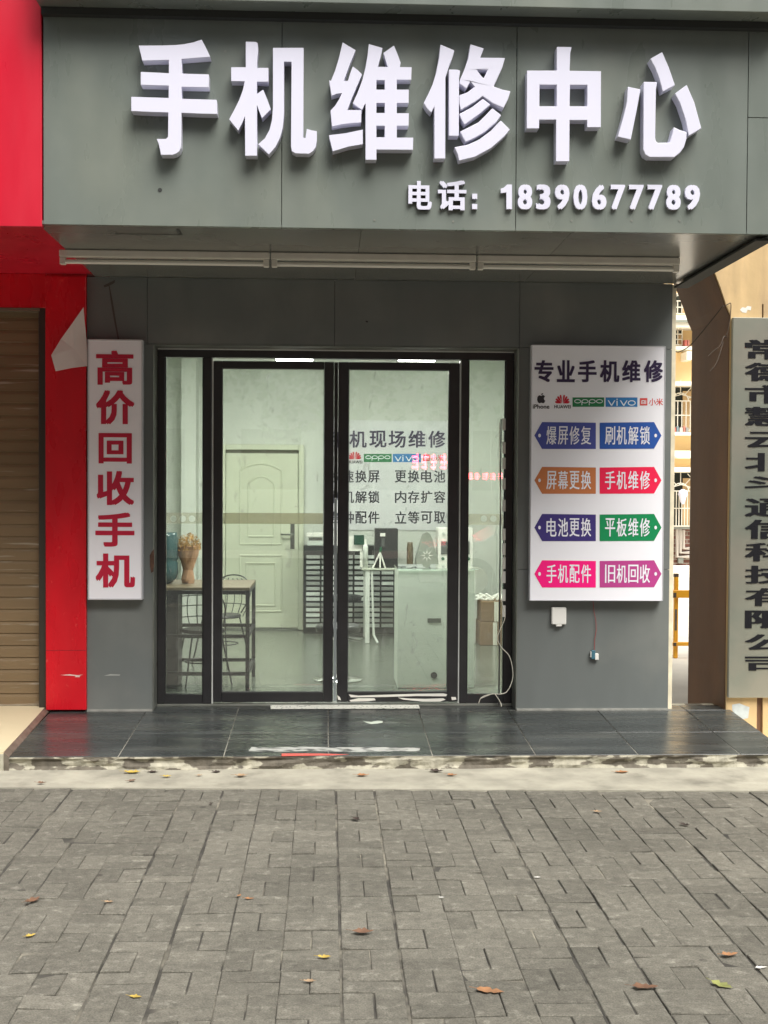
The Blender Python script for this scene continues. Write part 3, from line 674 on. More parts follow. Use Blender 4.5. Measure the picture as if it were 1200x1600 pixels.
def logos(parent, ax, ay, s, y, apple, tx=lambda a, b: None):
    """row of maker marks; base coordinates are those of the right light box, mapped by (ax, ay, s)"""
    T = lambda px, py: (ax+(px-885)*s, ay+(py-627)*s)
    def poly(pts): return pxpoly([T(*p) for p in pts], y)
    def txt(name, t_, bx, m_, yy=y, bold=.01):
        p0, p1 = T(bx[0], bx[1]), T(bx[2], bx[3]); mb = MB(); add_text(mb, t_, (p0[0], p0[1], p1[0], p1[1]), yy, bold); return mb.build(name, m_, parent)
    dk, rdm, gn, bl, wh, og = flat('logo_black', (45, 42, 48)), flat('logo_red', (205, 35, 55)), flat('logo_green', (35, 125, 75)), flat('logo_blue', (45, 125, 190)), flat('logo_white', (235, 240, 245)), flat('logo_orange_red', (222, 75, 70))
    if apple:
        body = [(845.5,618.6),(848,617.2),(850.3,618),(851.6,619.6),(850.2,621.2),(849.9,623.4),(850.7,625.2),(852,626.2),(851,628.4),(849.4,630),(847.6,629.8),(845.6,629.2),(843.8,629.9),(842,629.9),(840.2,627.8),(839.3,624.6),(839.6,621),(841.2,618.4),(843.4,617.6)]
        mb = MB(); mb.flat([poly(body)], y); mb.flat([poly([(845.6,617),(845.8,615.4),(847.4,614.4),(848.6,614.3),(848.2,616),(846.9,617)])], y); mb.build('fruit_logo', dk, parent)
        txt('logo_name', 'iPhone', (832.5, 632, 858.5, 638.5), dk, bold=.02)
    mb = MB()
    for k, (ang, ln) in enumerate([(-76, 11), (-53, 12), (-31, 13), (-10, 13.6), (10, 13.6), (31, 13), (53, 12), (76, 11)]):
        t_ = R(ang); ux, uy = math.sin(t_), -math.cos(t_); vx, vy = math.cos(t_), math.sin(t_); cx_, cy_ = 878.7+math.copysign(.7, ang), 630.4
        mb.flat([poly([(cx_+ux*.6, cy_+uy*.6), (cx_+ux*ln*.7+vx*1.3, cy_+uy*ln*.7+vy*1.9), (cx_+ux*ln*.95+vx*1.2, cy_+uy*ln*.95+vy*1.2), (cx_+ux*ln, cy_+uy*ln), (cx_+ux*ln*.95-vx*1.2, cy_+uy*ln*.95-vy*1.2), (cx_+ux*ln*.7-vx*1.3, cy_+uy*ln*.7-vy*1.9)])], y)
    mb.build('petal_logo', rdm, parent); txt('logo_name', 'HUAWEI', (866, 633, 892, 638), dk, bold=.02)
    for (p0, p1), m_, t_, tb in (((894.6, 944), gn, 'oppo', (897, 624.5, 942, 632.8)), ((946.3, 996), bl, 'vivo', (949, 623, 993, 634))):
        mb = MB(); mb.prism([poly([(p0, 621), (p1, 621), (p1, 635.6), (p0, 635.6)])], y, y+.001); mb.build('logo_plate', m_, parent)
        mb = MB()
        if t_ == 'oppo':
            def ring(cx_, rx=5.3, ry=3.2, w_=1.1):
                o_ = [(cx_+rx*math.cos(k*math.pi/12), 627+ry*math.sin(k*math.pi/12)) for k in range(24)]; i_ = [(cx_+(rx-w_)*math.cos(k*math.pi/12), 627+(ry-w_)*math.sin(k*math.pi/12)) for k in range(24)]
                mb.flat([poly(o_), poly(i_)], y-.001)
            for cx_ in (902.6, 914, 925.4, 936.6): ring(cx_)
            for xx in (908.6, 920): mb.flat([poly([(xx, 627), (xx+1.2, 627), (xx+1.2, 633), (xx, 633)])], y-.0012)
        else:
            for bx_ in (949.5, 968.5): mb.flat([poly([(bx_, 625.5), (bx_+1.8, 625.5), (bx_+6, 632), (bx_+10.2, 625.5), (bx_+12, 625.5), (bx_+6.9, 634), (bx_+5.1, 634)])], y-.001)
            mb.flat([poly([(963.2, 626), (965, 626), (965, 634), (963.2, 634)])], y-.001); mb.flat([poly([(963.2, 623), (965, 623), (965, 624.6), (963.2, 624.6)])], y-.001)
            o_ = [(987+6.2*math.cos(k*math.pi/12), 629.6+4.2*math.sin(k*math.pi/12)) for k in range(24)]; i_ = [(987+4.7*math.cos(k*math.pi/12), 629.6+2.8*math.sin(k*math.pi/12)) for k in range(24)]
            mb.flat([poly(o_), poly(i_)], y-.001)
        mb.build('logo_name', wh, parent)
    mb = MB(); mb.flat([poly([(1000, 622), (1011.5, 622), (1011.5, 633.5), (1000, 633.5)])], y); mb.build('logo_plate', og, parent)
    mb = MB()
    for q_ in (((1002.3, 625.3), (1003.6, 631.3)), ((1003.6, 625.3), (1007.4, 626.5)), ((1006.3, 626.5), (1007.4, 631.3)), ((1004.5, 628), (1005.4, 631.3)), ((1008.4, 625.3), (1009.6, 631.3))):
        (u0, v0), (u1, v1) = q_; mb.flat([poly([(u0, v0), (u1, v0), (u1, v1), (u0, v1)])], y-.001)
    mb.build('logo_name', wh, parent)
    txt('logo_name', '小米', (1014, 622.5, 1036, 633.5), og, bold=.012)
logos(rsn, 885, 627, 1.0, YSg-.0015, True)
tags = [('爆屏修复', 0, 659.5, 701.5, (72, 82, 160)), ('刷机解锁', 1, 659.5, 701.5, (40, 88, 172)), ('屏幕更换', 0, 729.5, 771.5, (202, 122, 72)), ('手机维修', 1, 729.5, 771.5, (243, 28, 78)),
        ('电池更换', 0, 803, 845.5, (62, 50, 122)), ('平板维修', 1, 803, 845.5, (0, 138, 82)), ('手机配件', 0, 875.5, 918, (250, 12, 128)), ('旧机回收', 1, 875.5, 918, (186, 66, 140))]
M_wtext = flat('white_vinyl', (240, 240, 248))
for t_, sd_, y0_, y1_, rgb in tags:
    ym = (y0_+y1_)/2; m = MB()
    if sd_ == 0: pts = [(835, ym), (847, y0_), (931, y0_+1), (931, y1_), (847, y1_)]; dc = 843; tx0, tx1 = 853, 925
    else: pts = [(937, y0_+1), (1022, y0_), (1033.5, ym), (1022, y1_-.5), (937, y1_)]; dc = 1024.5; tx0, tx1 = 944.5, 1017
    m.flat([pxpoly(pts, YSg-.0015)], YSg-.0015)
    o = m.build('service_tag', flat('tag_%d_%d_%d' % rgb, rgb), rsn)
    m = MB(); wd = (tx1-tx0)/4
    for i, ch in enumerate(t_): add_text(m, ch, (tx0+i*wd+.7, ym-14.5, tx0+(i+1)*wd-1.2, ym+14), YSg-.003, .016, 0, .003)
    m.flat([pxpoly([(dc+2.1*math.cos(k*math.pi/8), ym+2.9*math.sin(k*math.pi/8)) for k in range(16)], YSg-.003)], YSg-.003)
    m.build('lettering', M_wtext, o)
# --- poster on the rear wall
YP = IY-.012
po = thing('wall_poster', 'white repair poster on the back wall seen through the right door', 'poster', tuple(W(610, 828, IY)))
a, b = W(505, 828, YP), W(712, 658, YP)
MB().box(a.x, b.x, YP, IY-.001, a.z, b.z).build('poster_sheet', M_poster, po, bevel=.001)
m = MB()
for ch, x0_ in zip('手机现场维修', (516, 546, 577, 607, 638, 669)): add_text(m, ch, (x0_, 673, x0_+27, 699.5), YP-.002, .02)
m.build('title', M_dktext, po)
logos(po, 560, 714.5, .88, YP-.002, False)
m = MB(); dkp = mat('dark_ink', (.03, .03, .05), .5)
for row, (l_, r__) in zip((735, 767, 799), (('快速换屏', '更换电池'), ('刷机解锁', '内存扩容'), ('各种配件', '立等可取'))):
    for tx_, x_, st_ in ((l_, 515, 20), (r__, 617, 20.3)):
        m = MB()
        for i, ch in enumerate(tx_): add_text(m, ch, (x_+i*st_, row, x_+i*st_+18, row+19), YP-.002, .020, 0, .012)
        m.build('lettering', dkp, po)
# --- steel plaque on the gate pillar
YQ = -.035; YPIL = 0.0
pq = thing('company_plaque', 'tall brushed steel plaque with black vertical characters on the gate pillar', 'plaque', tuple(W(1199, 1090, YPIL)))
a, b = W(1138, 1090.5, YQ), W(1262, 497, YQ)
MB().box(a.x, b.x, YQ, YPIL-.001, a.z, b.z).build('plate', M_brass, pq, bevel=.004)
m_rows = [('常', 531, 561), ('德', 567, 595), ('市', 602, 630), ('慧', 636, 665), ('云', 675, 700), ('北', 708, 736), ('斗', 743, 768), ('通', 779, 807), ('信', 812, 842), ('科', 848, 877), ('技', 884, 912), ('有', 919, 947), ('限', 954, 982), ('公', 991, 1017), ('司', 1026, 1051)]
for ch, y0_, y1_ in m_rows:
    m = MB(); add_text(m, ch, (1164, y0_, 1236, y1_), YQ-.004, .036, .0035, .012); m.build('character', M_plaqtext, pq)
# ================================================================== OUTSIDE FITTINGS
YT = -.98
def tube_light(px0, px1, py0, py1, label):
    a, b = W(px0, py0, YT), W(px1, py0, YT); z1 = zS-.001
    L_ = b.x-a.x; t = thing('tube_light', label, 'lamp', ((a.x+b.x)/2, YT, z1), 'unlit tube lights under the canopy')
    hz = .046
    MB().box(a.x, b.x, YT-.0, YT+.045, z1-hz*.9, z1).build('housing', M_tube, t, bevel=.004)
    MB().tube([(a.x+.03, YT+.02, z1-.067), (b.x-.03, YT+.02, z1-.067)], .0125, 12).build('tube', M_tubeglass, t, smooth=False)
    for xx in (a.x+.003, b.x-.035):
        MB().box(xx, xx+.032, YT+.003, YT+.040, z1-.084, z1-hz*.9-.0005).build('socket', M_tube, t, bevel=.003)
    return t
tube_light(92, 421, 399, 420, 'leftmost of the three unlit tube lights under the canopy')
tube_light(423.5, 744, 403, 424, 'middle one of the three unlit tube lights under the canopy')
tube_light(746.5, 1063, 407, 428, 'rightmost of the three unlit tube lights under the canopy')
# socket cover
sk = thing('socket_cover', 'white square socket cover on the grey wall below the light box', 'socket', tuple(W(873, 963, 0)))
a, b = W(862, 976, -.03), W(885, 949, -.03)
MB().box(a.x, b.x, -.032, -.001, a.z, b.z).build('cover', M_whitepaint, sk, bevel=.005)
MB().box(a.x+.03, b.x-.03, -.034, -.004, a.z-.012, a.z-.0005).build('latch', M_whitepaint, sk, bevel=.002)
# dangling lead
ld_ = thing('dangling_lead', 'thin red lead hanging from the light box with a small connector', 'cable', tuple(W(928, 1024, 0)))
MB().tube([W(926.5, 938, -.01), W(928, 955, -.012), W(931, 970, -.014), W(931.5, 985, -.014), W(929, 1000, -.012), W(928.5, 1018, -.012)], .0022, 6).build('wire', M_cable_r, ld_)
a, b = W(924, 1030, -.02), W(930, 1016, -.02); MB().box(a.x, b.x, -.028, -.006, a.z, b.z).build('connector', mat('teal_connector', (.05, .15, .2), .4), ld_, bevel=.003)
a, b = W(929, 1031, -.02), W(935, 1021, -.02); MB().box(a.x+.001, b.x, -.03, -.004, a.z, b.z).build('connector_shell', M_whitepaint, ld_, bevel=.003)
a, b = W(922.5, 1027, -.02), W(924, 1018, -.02); MB().box(a.x, b.x-.0005, -.026, -.006, a.z, b.z).build('connector_shell', M_whitepaint, ld_, bevel=.001)
# peeling flyer
fl = MB(); P_ = [(130.5, 480), (132, 500), (135, 530), (136, 552), (136, 572), (112, 575), (87, 580), (80, 555), (95, 530), (113, 505)]
ctr = (116, 545)
def fy(px, py): return -.03-.05*(136-px)/56*(1+.3*math.sin(py*.08))
vs = [tuple(W(ctr[0], ctr[1], fy(*ctr)))]+[tuple(W(a, b, fy(a, b))) for a, b in P_]
n_ = len(P_); fs = [(0, 1+(i+1) % n_, 1+i) for i in range(n_)]
vs2 = [(a, b+.0015, c) for a, b, c in vs]
fl.add(vs+vs2, fs+[tuple(reversed([i+n_+1 for i in f])) for f in fs]+[(1+i, 1+(i+1) % n_, n_+2+(i+1) % n_, n_+2+i) for i in range(n_)])
tag(lift(fl.build('flyer', M_flyer)), 'pale flyer peeling off the red column beside the narrow light box', 'flyer')
# white cable by the right door jamb
cb = MB(); cpx = [(781, 660, -.01), (780, 720, -.012), (783, 800, -.01), (786, 830, -.015), (789, 860, -.015), (786, 890, -.02), (782, 925, -.02), (786, 950, -.02), (789, 965, -.03), (781, 985, -.03), (777, 998, -.03), (784, 1012, -.03), (795, 1024, -.03), (800, 1040, -.03), (801, 1060, -.03), (794, 1078, -.04), (785, 1084, -.05), (765, 1085, -.06), (752, 1090, -.07), (748, 1099, -.08)]
def smooth(pts, k=5):
    pts = [Vector(p) for p in pts]; out = []
    for i in range(len(pts)-1):
        p0, p1, p2, p3 = pts[max(i-1, 0)], pts[i], pts[i+1], pts[min(i+2, len(pts)-1)]
        for j in range(k):
            t = j/k; out.append(.5*((2*p1)+(p2-p0)*t+(2*p0-5*p1+4*p2-p3)*t*t+(3*p1-p0-3*p2+p3)*t**3))
    return out+[pts[-1]]
cb.tube(smooth([W(*p) for p in cpx]), .0026, 6)
cb.tube(smooth([W(752, 1091, -.07), W(770, 1084, -.06), W(776, 1088, -.08), W(783, 1100, -.09), W(783, 1104, -.11)]), .0026, 6)
tag(lift(cb.build('cable', M_cable_w)), 'thin pale cable hanging loosely down the right door jamb to the tiles', 'cable')
# LED strip inside the right side window
st = thing('light_strip', 'black strip with white clips behind the right side window', 'strip', tuple(W(784, 1070, .12)))
a, b = W(779, 1080, .12), W(784, 655, .12); MB().box(a.x, b.x, .12, .135, ZB+.01, b.z).build('strip', M_black, st)
for py in (663, 700, 724, 756, 790, 835, 858, 880, 902, 930, 955):
    a, b = W(785, py+9, .118), W(790, py-9, .118); MB().box(a.x, b.x, .119, .13, a.z, b.z).build('clip', M_whitepaint, st)
# stickers on the porch
def porch_poly(name, pts, m, label, cat, h=.0012):
    mb = MB(); v = [PP(*p) for p in pts]; n_ = len(v)
    mb.add([p+Vector((0, 0, h)) for p in v]+[p+Vector((0, 0, .0002)) for p in v], [tuple(reversed(range(n_)))]+[(i, (i+1) % n_, n_+(i+1) % n_, n_+i) for i in range(n_)])
    bm_o = mb.build(name, m)
    bm = bmesh.new(); bm.from_mesh(bm_o.data); bmesh.ops.recalc_face_normals(bm, faces=bm.faces); bm.to_mesh(bm_o.data); bm.free()
    return tag(lift(bm_o), label, cat)
M_st1 = mat('worn_sticker', (.78, .79, .70), .5, col2=(.06, .09, .08), c2scale=30, c2lo=.60, c2hi=.63, c2stretch=(1.3, 1.6, 1))
M_st2 = mat('scuffed_sticker', (.40, .41, .38), .5, col2=(.08, .085, .08), c2scale=16, c2lo=.50, c2hi=.60, c2stretch=(.8, 2, 1))
porch_poly('floor_sticker', [(422, 1101.5), (654, 1101), (656, 1107), (423, 1108)], M_st1, 'long white floor sticker on the tiles right at the threshold', 'sticker')
porch_poly('floor_sticker', [(393, 1167.5), (420, 1168), (470, 1167), (540, 1168), (600, 1167.5), (657, 1169), (655, 1174), (600, 1174), (560, 1175), (480, 1173.5), (440, 1174.5), (388, 1174)], M_st2, 'scuffed white floor sticker near the front edge of the tiles', 'sticker')
porch_poly('floor_sticker', [(440, 1177.5), (500, 1177.6), (545, 1179), (520, 1180.3), (440, 1181.5)], mat('faded_red_tape', (.55, .10, .08), .6), 'faded red strip stuck to the porch edge', 'sticker')
porch_poly('paint_splash', [(567, 1126.5), (572, 1127.5), (580, 1128), (590, 1126), (598, 1127), (598, 1129), (590, 1130.5), (580, 1131.3), (574, 1130)], flat('white_paint', (205, 215, 200)), 'small white paint splash in the middle of the tiles', 'paint splash', .0008)
# ================================================================== NEIGHBOUR (RED SHOP)
nb = thing('red_shop_building', 'neighbouring shop with bright red fascia and brown roller shutter', 'shop', (-3, 0, ZB))
xa = -5.2; xr_ = wx(65.5, 200, YF)
MB().box(xa, xr_, YF-.01, YF+.05, wz(30, 355, YF), 4.9).build('fascia', M_red, nb, bevel=.004)
MB().box(xa, XFL-.031, YF+.051, -.0, zS+.015, 4.8).build('canopy', M_red, nb)
zc_ = wz(40, 432)
MB().box(xa, wx(72, 450), -.005, .1, wz(30, 481), zS+.014).build('lintel', M_redpaint, nb, bevel=.003)
MB().box(wx(73, 1000), XWL-.001, -.03, .1, ZB+.012, zc_).build('column', M_redpaint, nb, bevel=.003)
MB().box(wx(73, 450)-.0, XWL-.001, -.004, .1, zc_+.002, zS+.014).build('column_head', M_redpaint, nb)
MB().box(xa, IX0-.21, .45, 6, -.1, 5).build('wall', M_red, nb)
MB().box(xa, XFL+.019, .11, 6, 3.02, 8.6).build('unseen_upper_wall', M_red, nb)  # out-of-view storey, likewise added to keep sky light out
for pts in ([(94,1055),(108,1053.5),(122,1055),(130,1054),(121,1056.5),(107,1055.5)], [(118,1056.5),(126,1056),(124,1058),(117,1058)]):
    q_ = MB(); q_.flat([pxpoly(pts, -.0312)], -.0312); q_.build('scratch', mat('pale_scratch', (.75, .55, .50), .7), nb)
MB().box(wx(73.2, 1000), XWL-.0015, -.0306, -.0301, wz(100, 1015.6), wz(100, 1015)).build('panel_seam', mat('dark_red_seam', (.15, .005, .01), .6), nb)
# shutter: horizontal interlocking slats
sh = MB(); xs0, xs1 = xa, wx(66, 800, .06); zz0, zz1 = zc+.0, wz(30, 486, .06); k = 0; z = zz0; pt = .0795; prof = []
while z < zz1:
    prof += [(.0570, z), (.0580, z+.012), (.0585, z+.035), (.0595, z+.055), (.0650, z+.0780)]; z += pt
vs = []; fs = []
for y_, z_ in prof: vs += [(xs0, y_, z_), (xs1, y_, z_)]
for i in range(len(prof)-1): fs.append((2*i, 2*i+1, 2*i+3, 2*i+2))
sh.add(vs, fs); sho = sh.build('roller_shutter', M_shutter, nb)
MB().box(xs1-.01, wx(72.5, 800, 0), .0, .1, zc-.01, zz1+.05).build('shutter_rail', mat('dark_rail', (.035, .03, .022), .5), nb, bevel=.003)
MB().box(xa, xs1, -.008, .08, wz(30, 486), wz(30, 481)-.001).build('shutter_box_edge', mat('dull_bronze', (.16, .13, .09), .5), nb)
hb = W(68, 492, .05); MB().box(hb.x-.03, hb.x+.01, .04, .058, hb.z-.012, hb.z+.012).build('shutter_lock', M_alu_light, sho)
# ================================================================== GATE PILLAR (RIGHT)
gp = thing('gate_pillar', 'brown concrete gate pillar with tan front and flared top', 'pillar', tuple(Vector((wx(1140, 1100), .3, -.03))))
XJ = wx(1136, 900); yb = .92
zA = wz(1133, 476)
jam = [(XJ, -.3), (6.5, -.3), (6.5, 6.5), (wx(1060, 330), 6.5), (wx(1103, 395), wz(1103, 395)), (wx(1117, 428), wz(1117, 428)), (wx(1126, 452), wz(1126, 452)), (wx(1134, 477), wz(1134, 477)), (XJ, wz(1136, 492))]
MB().prism([jam], .022, yb).build('pillar_core', M_brown, gp, bevel=.01)
xg0, xg1 = wx(1182.5, 1120), wx(1193, 1120)
fr_ = MB(); f1 = [(XJ+.004, -.3), (xg0, -.3), (xg0, wz(1188, 475)), (wx(1193, 475), wz(1188, 475)), (xg1, -.3), (6.5, -.3), (6.5, 6.5), (wx(1062, 330), 6.5), (wx(1104, 395), wz(1104, 395)), (wx(1118, 428), wz(1118, 428)), (wx(1127, 452), wz(1127, 452)), (wx(1135, 477), wz(1135, 477)), (XJ+.004, wz(1137, 492))]
fr_.prism([f1], 0, .021); fr_.build('front_face', M_tan, gp)
pp = MB(); pp.flat([pxpoly([(1144,1101),(1155,1099),(1163,1102),(1171,1105),(1169,1122),(1160,1124),(1150,1117),(1144,1110)], -.0012)], -.0012); pp.build('paint_patch', mat('pale_blue_paint', (.50, .55, .55), .7, var=.2, vscale=20), gp)
pp = MB(); pp.flat([pxpoly([(1156,484),(1160,480),(1165,481),(1168,478),(1174,479),(1173,485),(1168,484),(1166,489),(1160,488)], -.0012)], -.0012); pp.build('paint_patch', mat('white_blot', (.75, .74, .68), .7), gp)
gc = MB()
gc.tube(smooth([W(1133, 478, -.01), W(1138, 475, -.012), W(1142, 475, -.014), W(1141, 495, -.012), W(1138, 515, -.012), W(1135, 523, -.01)]), .003, 6)
gc.tube(smooth([W(1135, 527, -.005), W(1131, 526, -.03), W(1125, 540, -.05), W(1115, 548, -.05), W(1107, 556, -.05)]), .003, 6)
gc.tube(smooth([W(1130, 534, -.01), W(1126, 548, -.03), W(1119, 568, -.04), W(1109, 580, -.04)]), .003, 6)
gc.tube(smooth([W(1130, 478, .01), W(1120, 490, .1), W(1100, 515, .3), W(1078, 540, .55), W(1060, 550, .7), W(1051, 545, .8)]), .004, 6)
tag(lift(gc.build('cable', M_cable_d)), 'loose dark cable ends hanging from the brown gate pillar', 'cable')
# ================================================================== ALLEY
YA = 17.4
ab = thing('apartment_building', 'yellow apartment building with grilled windows at the alley end', 'building', (7, YA+3, 0))
MB().box(3.5, 11.5, YA, YA+6, wz(1065, 825, YA), 8.0).build('wall', M_ywall, ab)
MB().box(3.4, 11.6, YA-.03, YA+6, -.1, wz(1065, 826, YA)).build('brick_base', M_brick, ab)
def band(y0_, y1_, dep, m_, nm='ledge'):
    MB().box(3.4, 11.6, YA-dep, YA-.001, wz(1065, y1_, YA-dep), wz(1065, y0_, YA-dep)).build(nm, m_, ab)
band(596, 602, .5, M_ycream); band(492, 511, .55, M_ycream); band(541, 546, .4, M_ycream); band(675, 680, .35, M_ycream); band(704, 716, .25, M_ycream); band(730, 737, .4, M_ycream); band(822, 827, .15, M_alu)
M_dkwin = mat('dark_window', (.03, .035, .03), .15)
M_grille = mat('white_grille', (.70, .66, .55), .5)
def window(px0, px1, py0, py1, arch=True, nb_=4):
    a, b = W(px0, py1, YA), W(px1, py0, YA)
    f = MB().box(a.x, b.x, YA-.02, YA-.0011, a.z, b.z).build('window', M_dkwin, ab)
    xw = MB(); xw.box(a.x+(b.x-a.x)*.52, b.x, YA-.04, YA-.021, a.z, b.z-(.12)); xw.build('window_reveal', mat('warm_reveal', (.60, .42, .22), .8), f)
    g_ = MB(); y_ = YA-.28
    a, b = W(px0, py1, y_), W(px1, py0, y_)
    for i in range(nb_+1):
        x = a.x+(b.x-a.x)*i/nb_; g_.tube([(x, y_, a.z), (x, y_, b.z-(b.z-a.z)*(.35 if arch else 0))], .011, 5)
    for k_ in (0, .33, .65): g_.tube([(a.x, y_, a.z+(b.z-a.z)*k_), (b.x, y_, a.z+(b.z-a.z)*k_)], .011, 5)
    if arch:
        cx_ = (a.x+b.x)/2-.03; cz = a.z+(b.z-a.z)*.65
        g_.tube([(cx_+.16*math.cos(t*math.pi/10), y_, cz+.16*math.sin(t*math.pi/10)) for t in range(11)], .011, 5)
        for t in (20, 55, 90, 125, 160): g_.tube([(cx_+.16*math.cos(R(t)), y_, cz+.16*math.sin(R(t))), (cx_+.5*math.cos(R(t)), y_, cz+.42*math.sin(R(t)))], .009, 5)
    g_.tube([(a.x, y_, b.z), (b.x, y_, b.z)], .011, 5)
    g_.build('grille', M_grille, f)
for px0 in (1052, 1085, 1118, 1020): window(px0, px0+27, 602, 672); window(px0, px0+27, 738, 822, nb_=6); window(px0, px0+27, 460, 490); window(px0, px0+14, 513, 539, False, 2)
def far_box(nm, m_, x0_, x1_, y0_, y1_, dep0, dep1):
    a, b = W(x0_, y1_, YA-dep0), W(x1_, y0_, YA-dep0); MB().box(a.x, b.x, YA-dep0, YA-dep1, a.z, b.z).build(nm, m_, ab)
far_box('air_conditioner', M_whitepaint, 1073, 1083, 549, 562, .45, .001)
for i_, (x_, w_, c_) in enumerate(((1052.5, 4, (.45, .12, .09)), (1057.5, 3, (.2, .28, .3)), (1062, 5, (.55, .5, .45)), (1068, 3, (.5, .2, .15)), (1072, 4, (.3, .3, .28)))):
    far_box('flower_pot', mat('pot_%d' % i_, c_, .8), x_, x_+w_, 668-i_ % 2*2, 674.8, .33, .12)
for i_, (x_, w_, c_) in enumerate(((1070, 4, (.5, .15, .12)), (1075, 2.5, (.12, .05, .05)))): far_box('flower_pot', MATS['pot_%d' % (i_*3)], x_, x_+w_, 531, 540.8, .38, .12)
far_box('balcony_rail', mat('green_grey_rail', (.28, .30, .24), .6), 1052, 1085, 500, 503, .6, .56)
far_box('white_box', M_whitepaint, 1052, 1062, 706, 713, .4, .26); far_box('meter_box', M_alu, 1060, 1068, 872, 880, .12, .031)
# pipes on the brick base
pi_ = MB(); y_ = YA-.1
for k_ in range(3):
    o_ = k_*5; pts = [W(1053+o_*.6, 826, y_), W(1058+o_, 826+k_, y_), W(1058+o_, 870-o_*1.3, y_), W(1078, 870-o_*1.3, y_), W(1140, 870-o_*1.3, y_)]
    pi_.tube(pts[1:], .035, 6)
pi_.build('drain_pipe', mat('grey_pipe', (.42, .38, .33), .6), ab)
lg = MB(); lg.box(3, 12, 15.6, YA-.04, -.03, .12); lg.box(3, 12, 14.9, 15.6, -.03, .05); tag(lg.build('kerb', M_ycream), kind='structure')
# laundry behind the grille
ln = MB(); a, b = W(1062, 788, YA-.4), W(1071, 766, YA-.4); c = (a+b)/2
ln.lathe((c.x, YA-.42, a.z), [(.02, 0), (.05, .05), (.07, .14), (.10, .2), (.08, .27), (.02, .30)], 10)
tag(lift(ln.build('laundry_bundle', M_white, smooth=True)), 'white cloth hanging on the lower window grille across the alley', 'laundry')
# yellow barrier
YBR = 4.1; zg = 0
br_ = thing('barrier_fence', 'yellow steel barrier standing in the alley behind the gate', 'barrier', tuple(Vector((wx(1056, 1020, YBR), YBR, -.03))))
a, b = W(1052, 1023, YBR), W(1060, 897, YBR)
for dx in (0, 1.4):
    MB().box(a.x+dx, b.x+dx, YBR-.02, YBR+.03, -.034, b.z).build('post', M_yellow, br_, bevel=.008)
for y0_, y1_ in ((922, 934), (1003, 1009)):
    p, q_ = W(1050, y1_, YBR-.03), W(1078, y0_, YBR-.03); MB().box(p.x, p.x+1.75, YBR-.05, YBR-.0205, p.z, q_.z).build('rail', M_yellow, br_, bevel=.005)
for py, hh in ((929, .03), (1006, .022)):
    p = W(1052, py, YBR-.05); MB().box(p.x, p.x+.03, YBR-.054, YBR-.0505, p.z-hh, p.z+hh*.6).build('bolt_plate', M_cable_d, br_)
MB().box(a.x-.001, b.x+.001, YBR-.021, YBR+.031, b.z-.03, b.z+.006).build('post_cap', M_cable_d, br_, bevel=.004)
p, q_ = W(1054, 985, YBR-.02), W(1058, 952, YBR-.02); MB().box(p.x, q_.x, YBR-.022, YBR-.0205, p.z, q_.z).build('post_slot', M_marble, br_)
# ================================================================== INSIDE THE SHOP
def iz(px, py, y): return W(px, py, y).z
# water dispenser
yw = 1.15; cw = wx(250, 900, yw); wr = wx(281.5, 1000, yw)
wd_ = thing('water_dispenser', 'black water dispenser with teal bottle behind the left side window', 'water dispenser', (wr-.16, yw, ZB))
MB().box(wr-.31, wr, yw-.15, yw+.15, ZB, iz(270, 915, yw)).build('cabinet', M_black, wd_, bevel=.01)
zb_ = iz(270, 914, yw); zt_ = iz(270, 832, yw); hh = zt_-zb_; rr = .14
MB().lathe((wr-.155, yw, zb_), [(.05, 0), (.10, .02), (rr*.92, .05), (rr, .09), (rr, hh*.42), (rr*.93, hh*.46), (rr, hh*.5), (rr, hh*.88), (rr*.95, hh*.93), (rr*.95, hh)], 28).build('bottle', M_water, wd_, smooth=True)
# bar table
yt0, yt1 = .80, 1.6; xt1 = wx(390, 950, yt0); xt0 = xt1-.95; zt_ = iz(390, 918, yt0)
tb = thing('bar_table', 'high wooden table on thin black steel frame behind the left side window', 'table', ((xt0+xt1)/2, 1.2, ZB))
MB().box(xt0, xt1, yt0, yt1, zt_-.022, zt_).build('table_top', M_wood, tb, bevel=.003)
def fr_leg(x, y): return MB().box(x-.014, x+.014, y-.014, y+.014, ZB, zt_-.0225).build('leg', M_black, tb)
for x in (xt0+.015, xt1-.015):
    for y in (yt0+.015, yt1-.015): fr_leg(x, y)
fm = MB()
for zz in (zt_-.038, ZB+.40, ZB+.13):
    for y in (yt0+.015, yt1-.015): fm.box(xt0+.03, xt1-.03, y-.011, y+.011, zz-.013, zz+.013)
    for x in (xt0+.015, xt1-.015): fm.box(x-.011, x+.011, yt0+.03, yt1-.03, zz-.013, zz+.013)
fm.build('frame', M_black, tb)
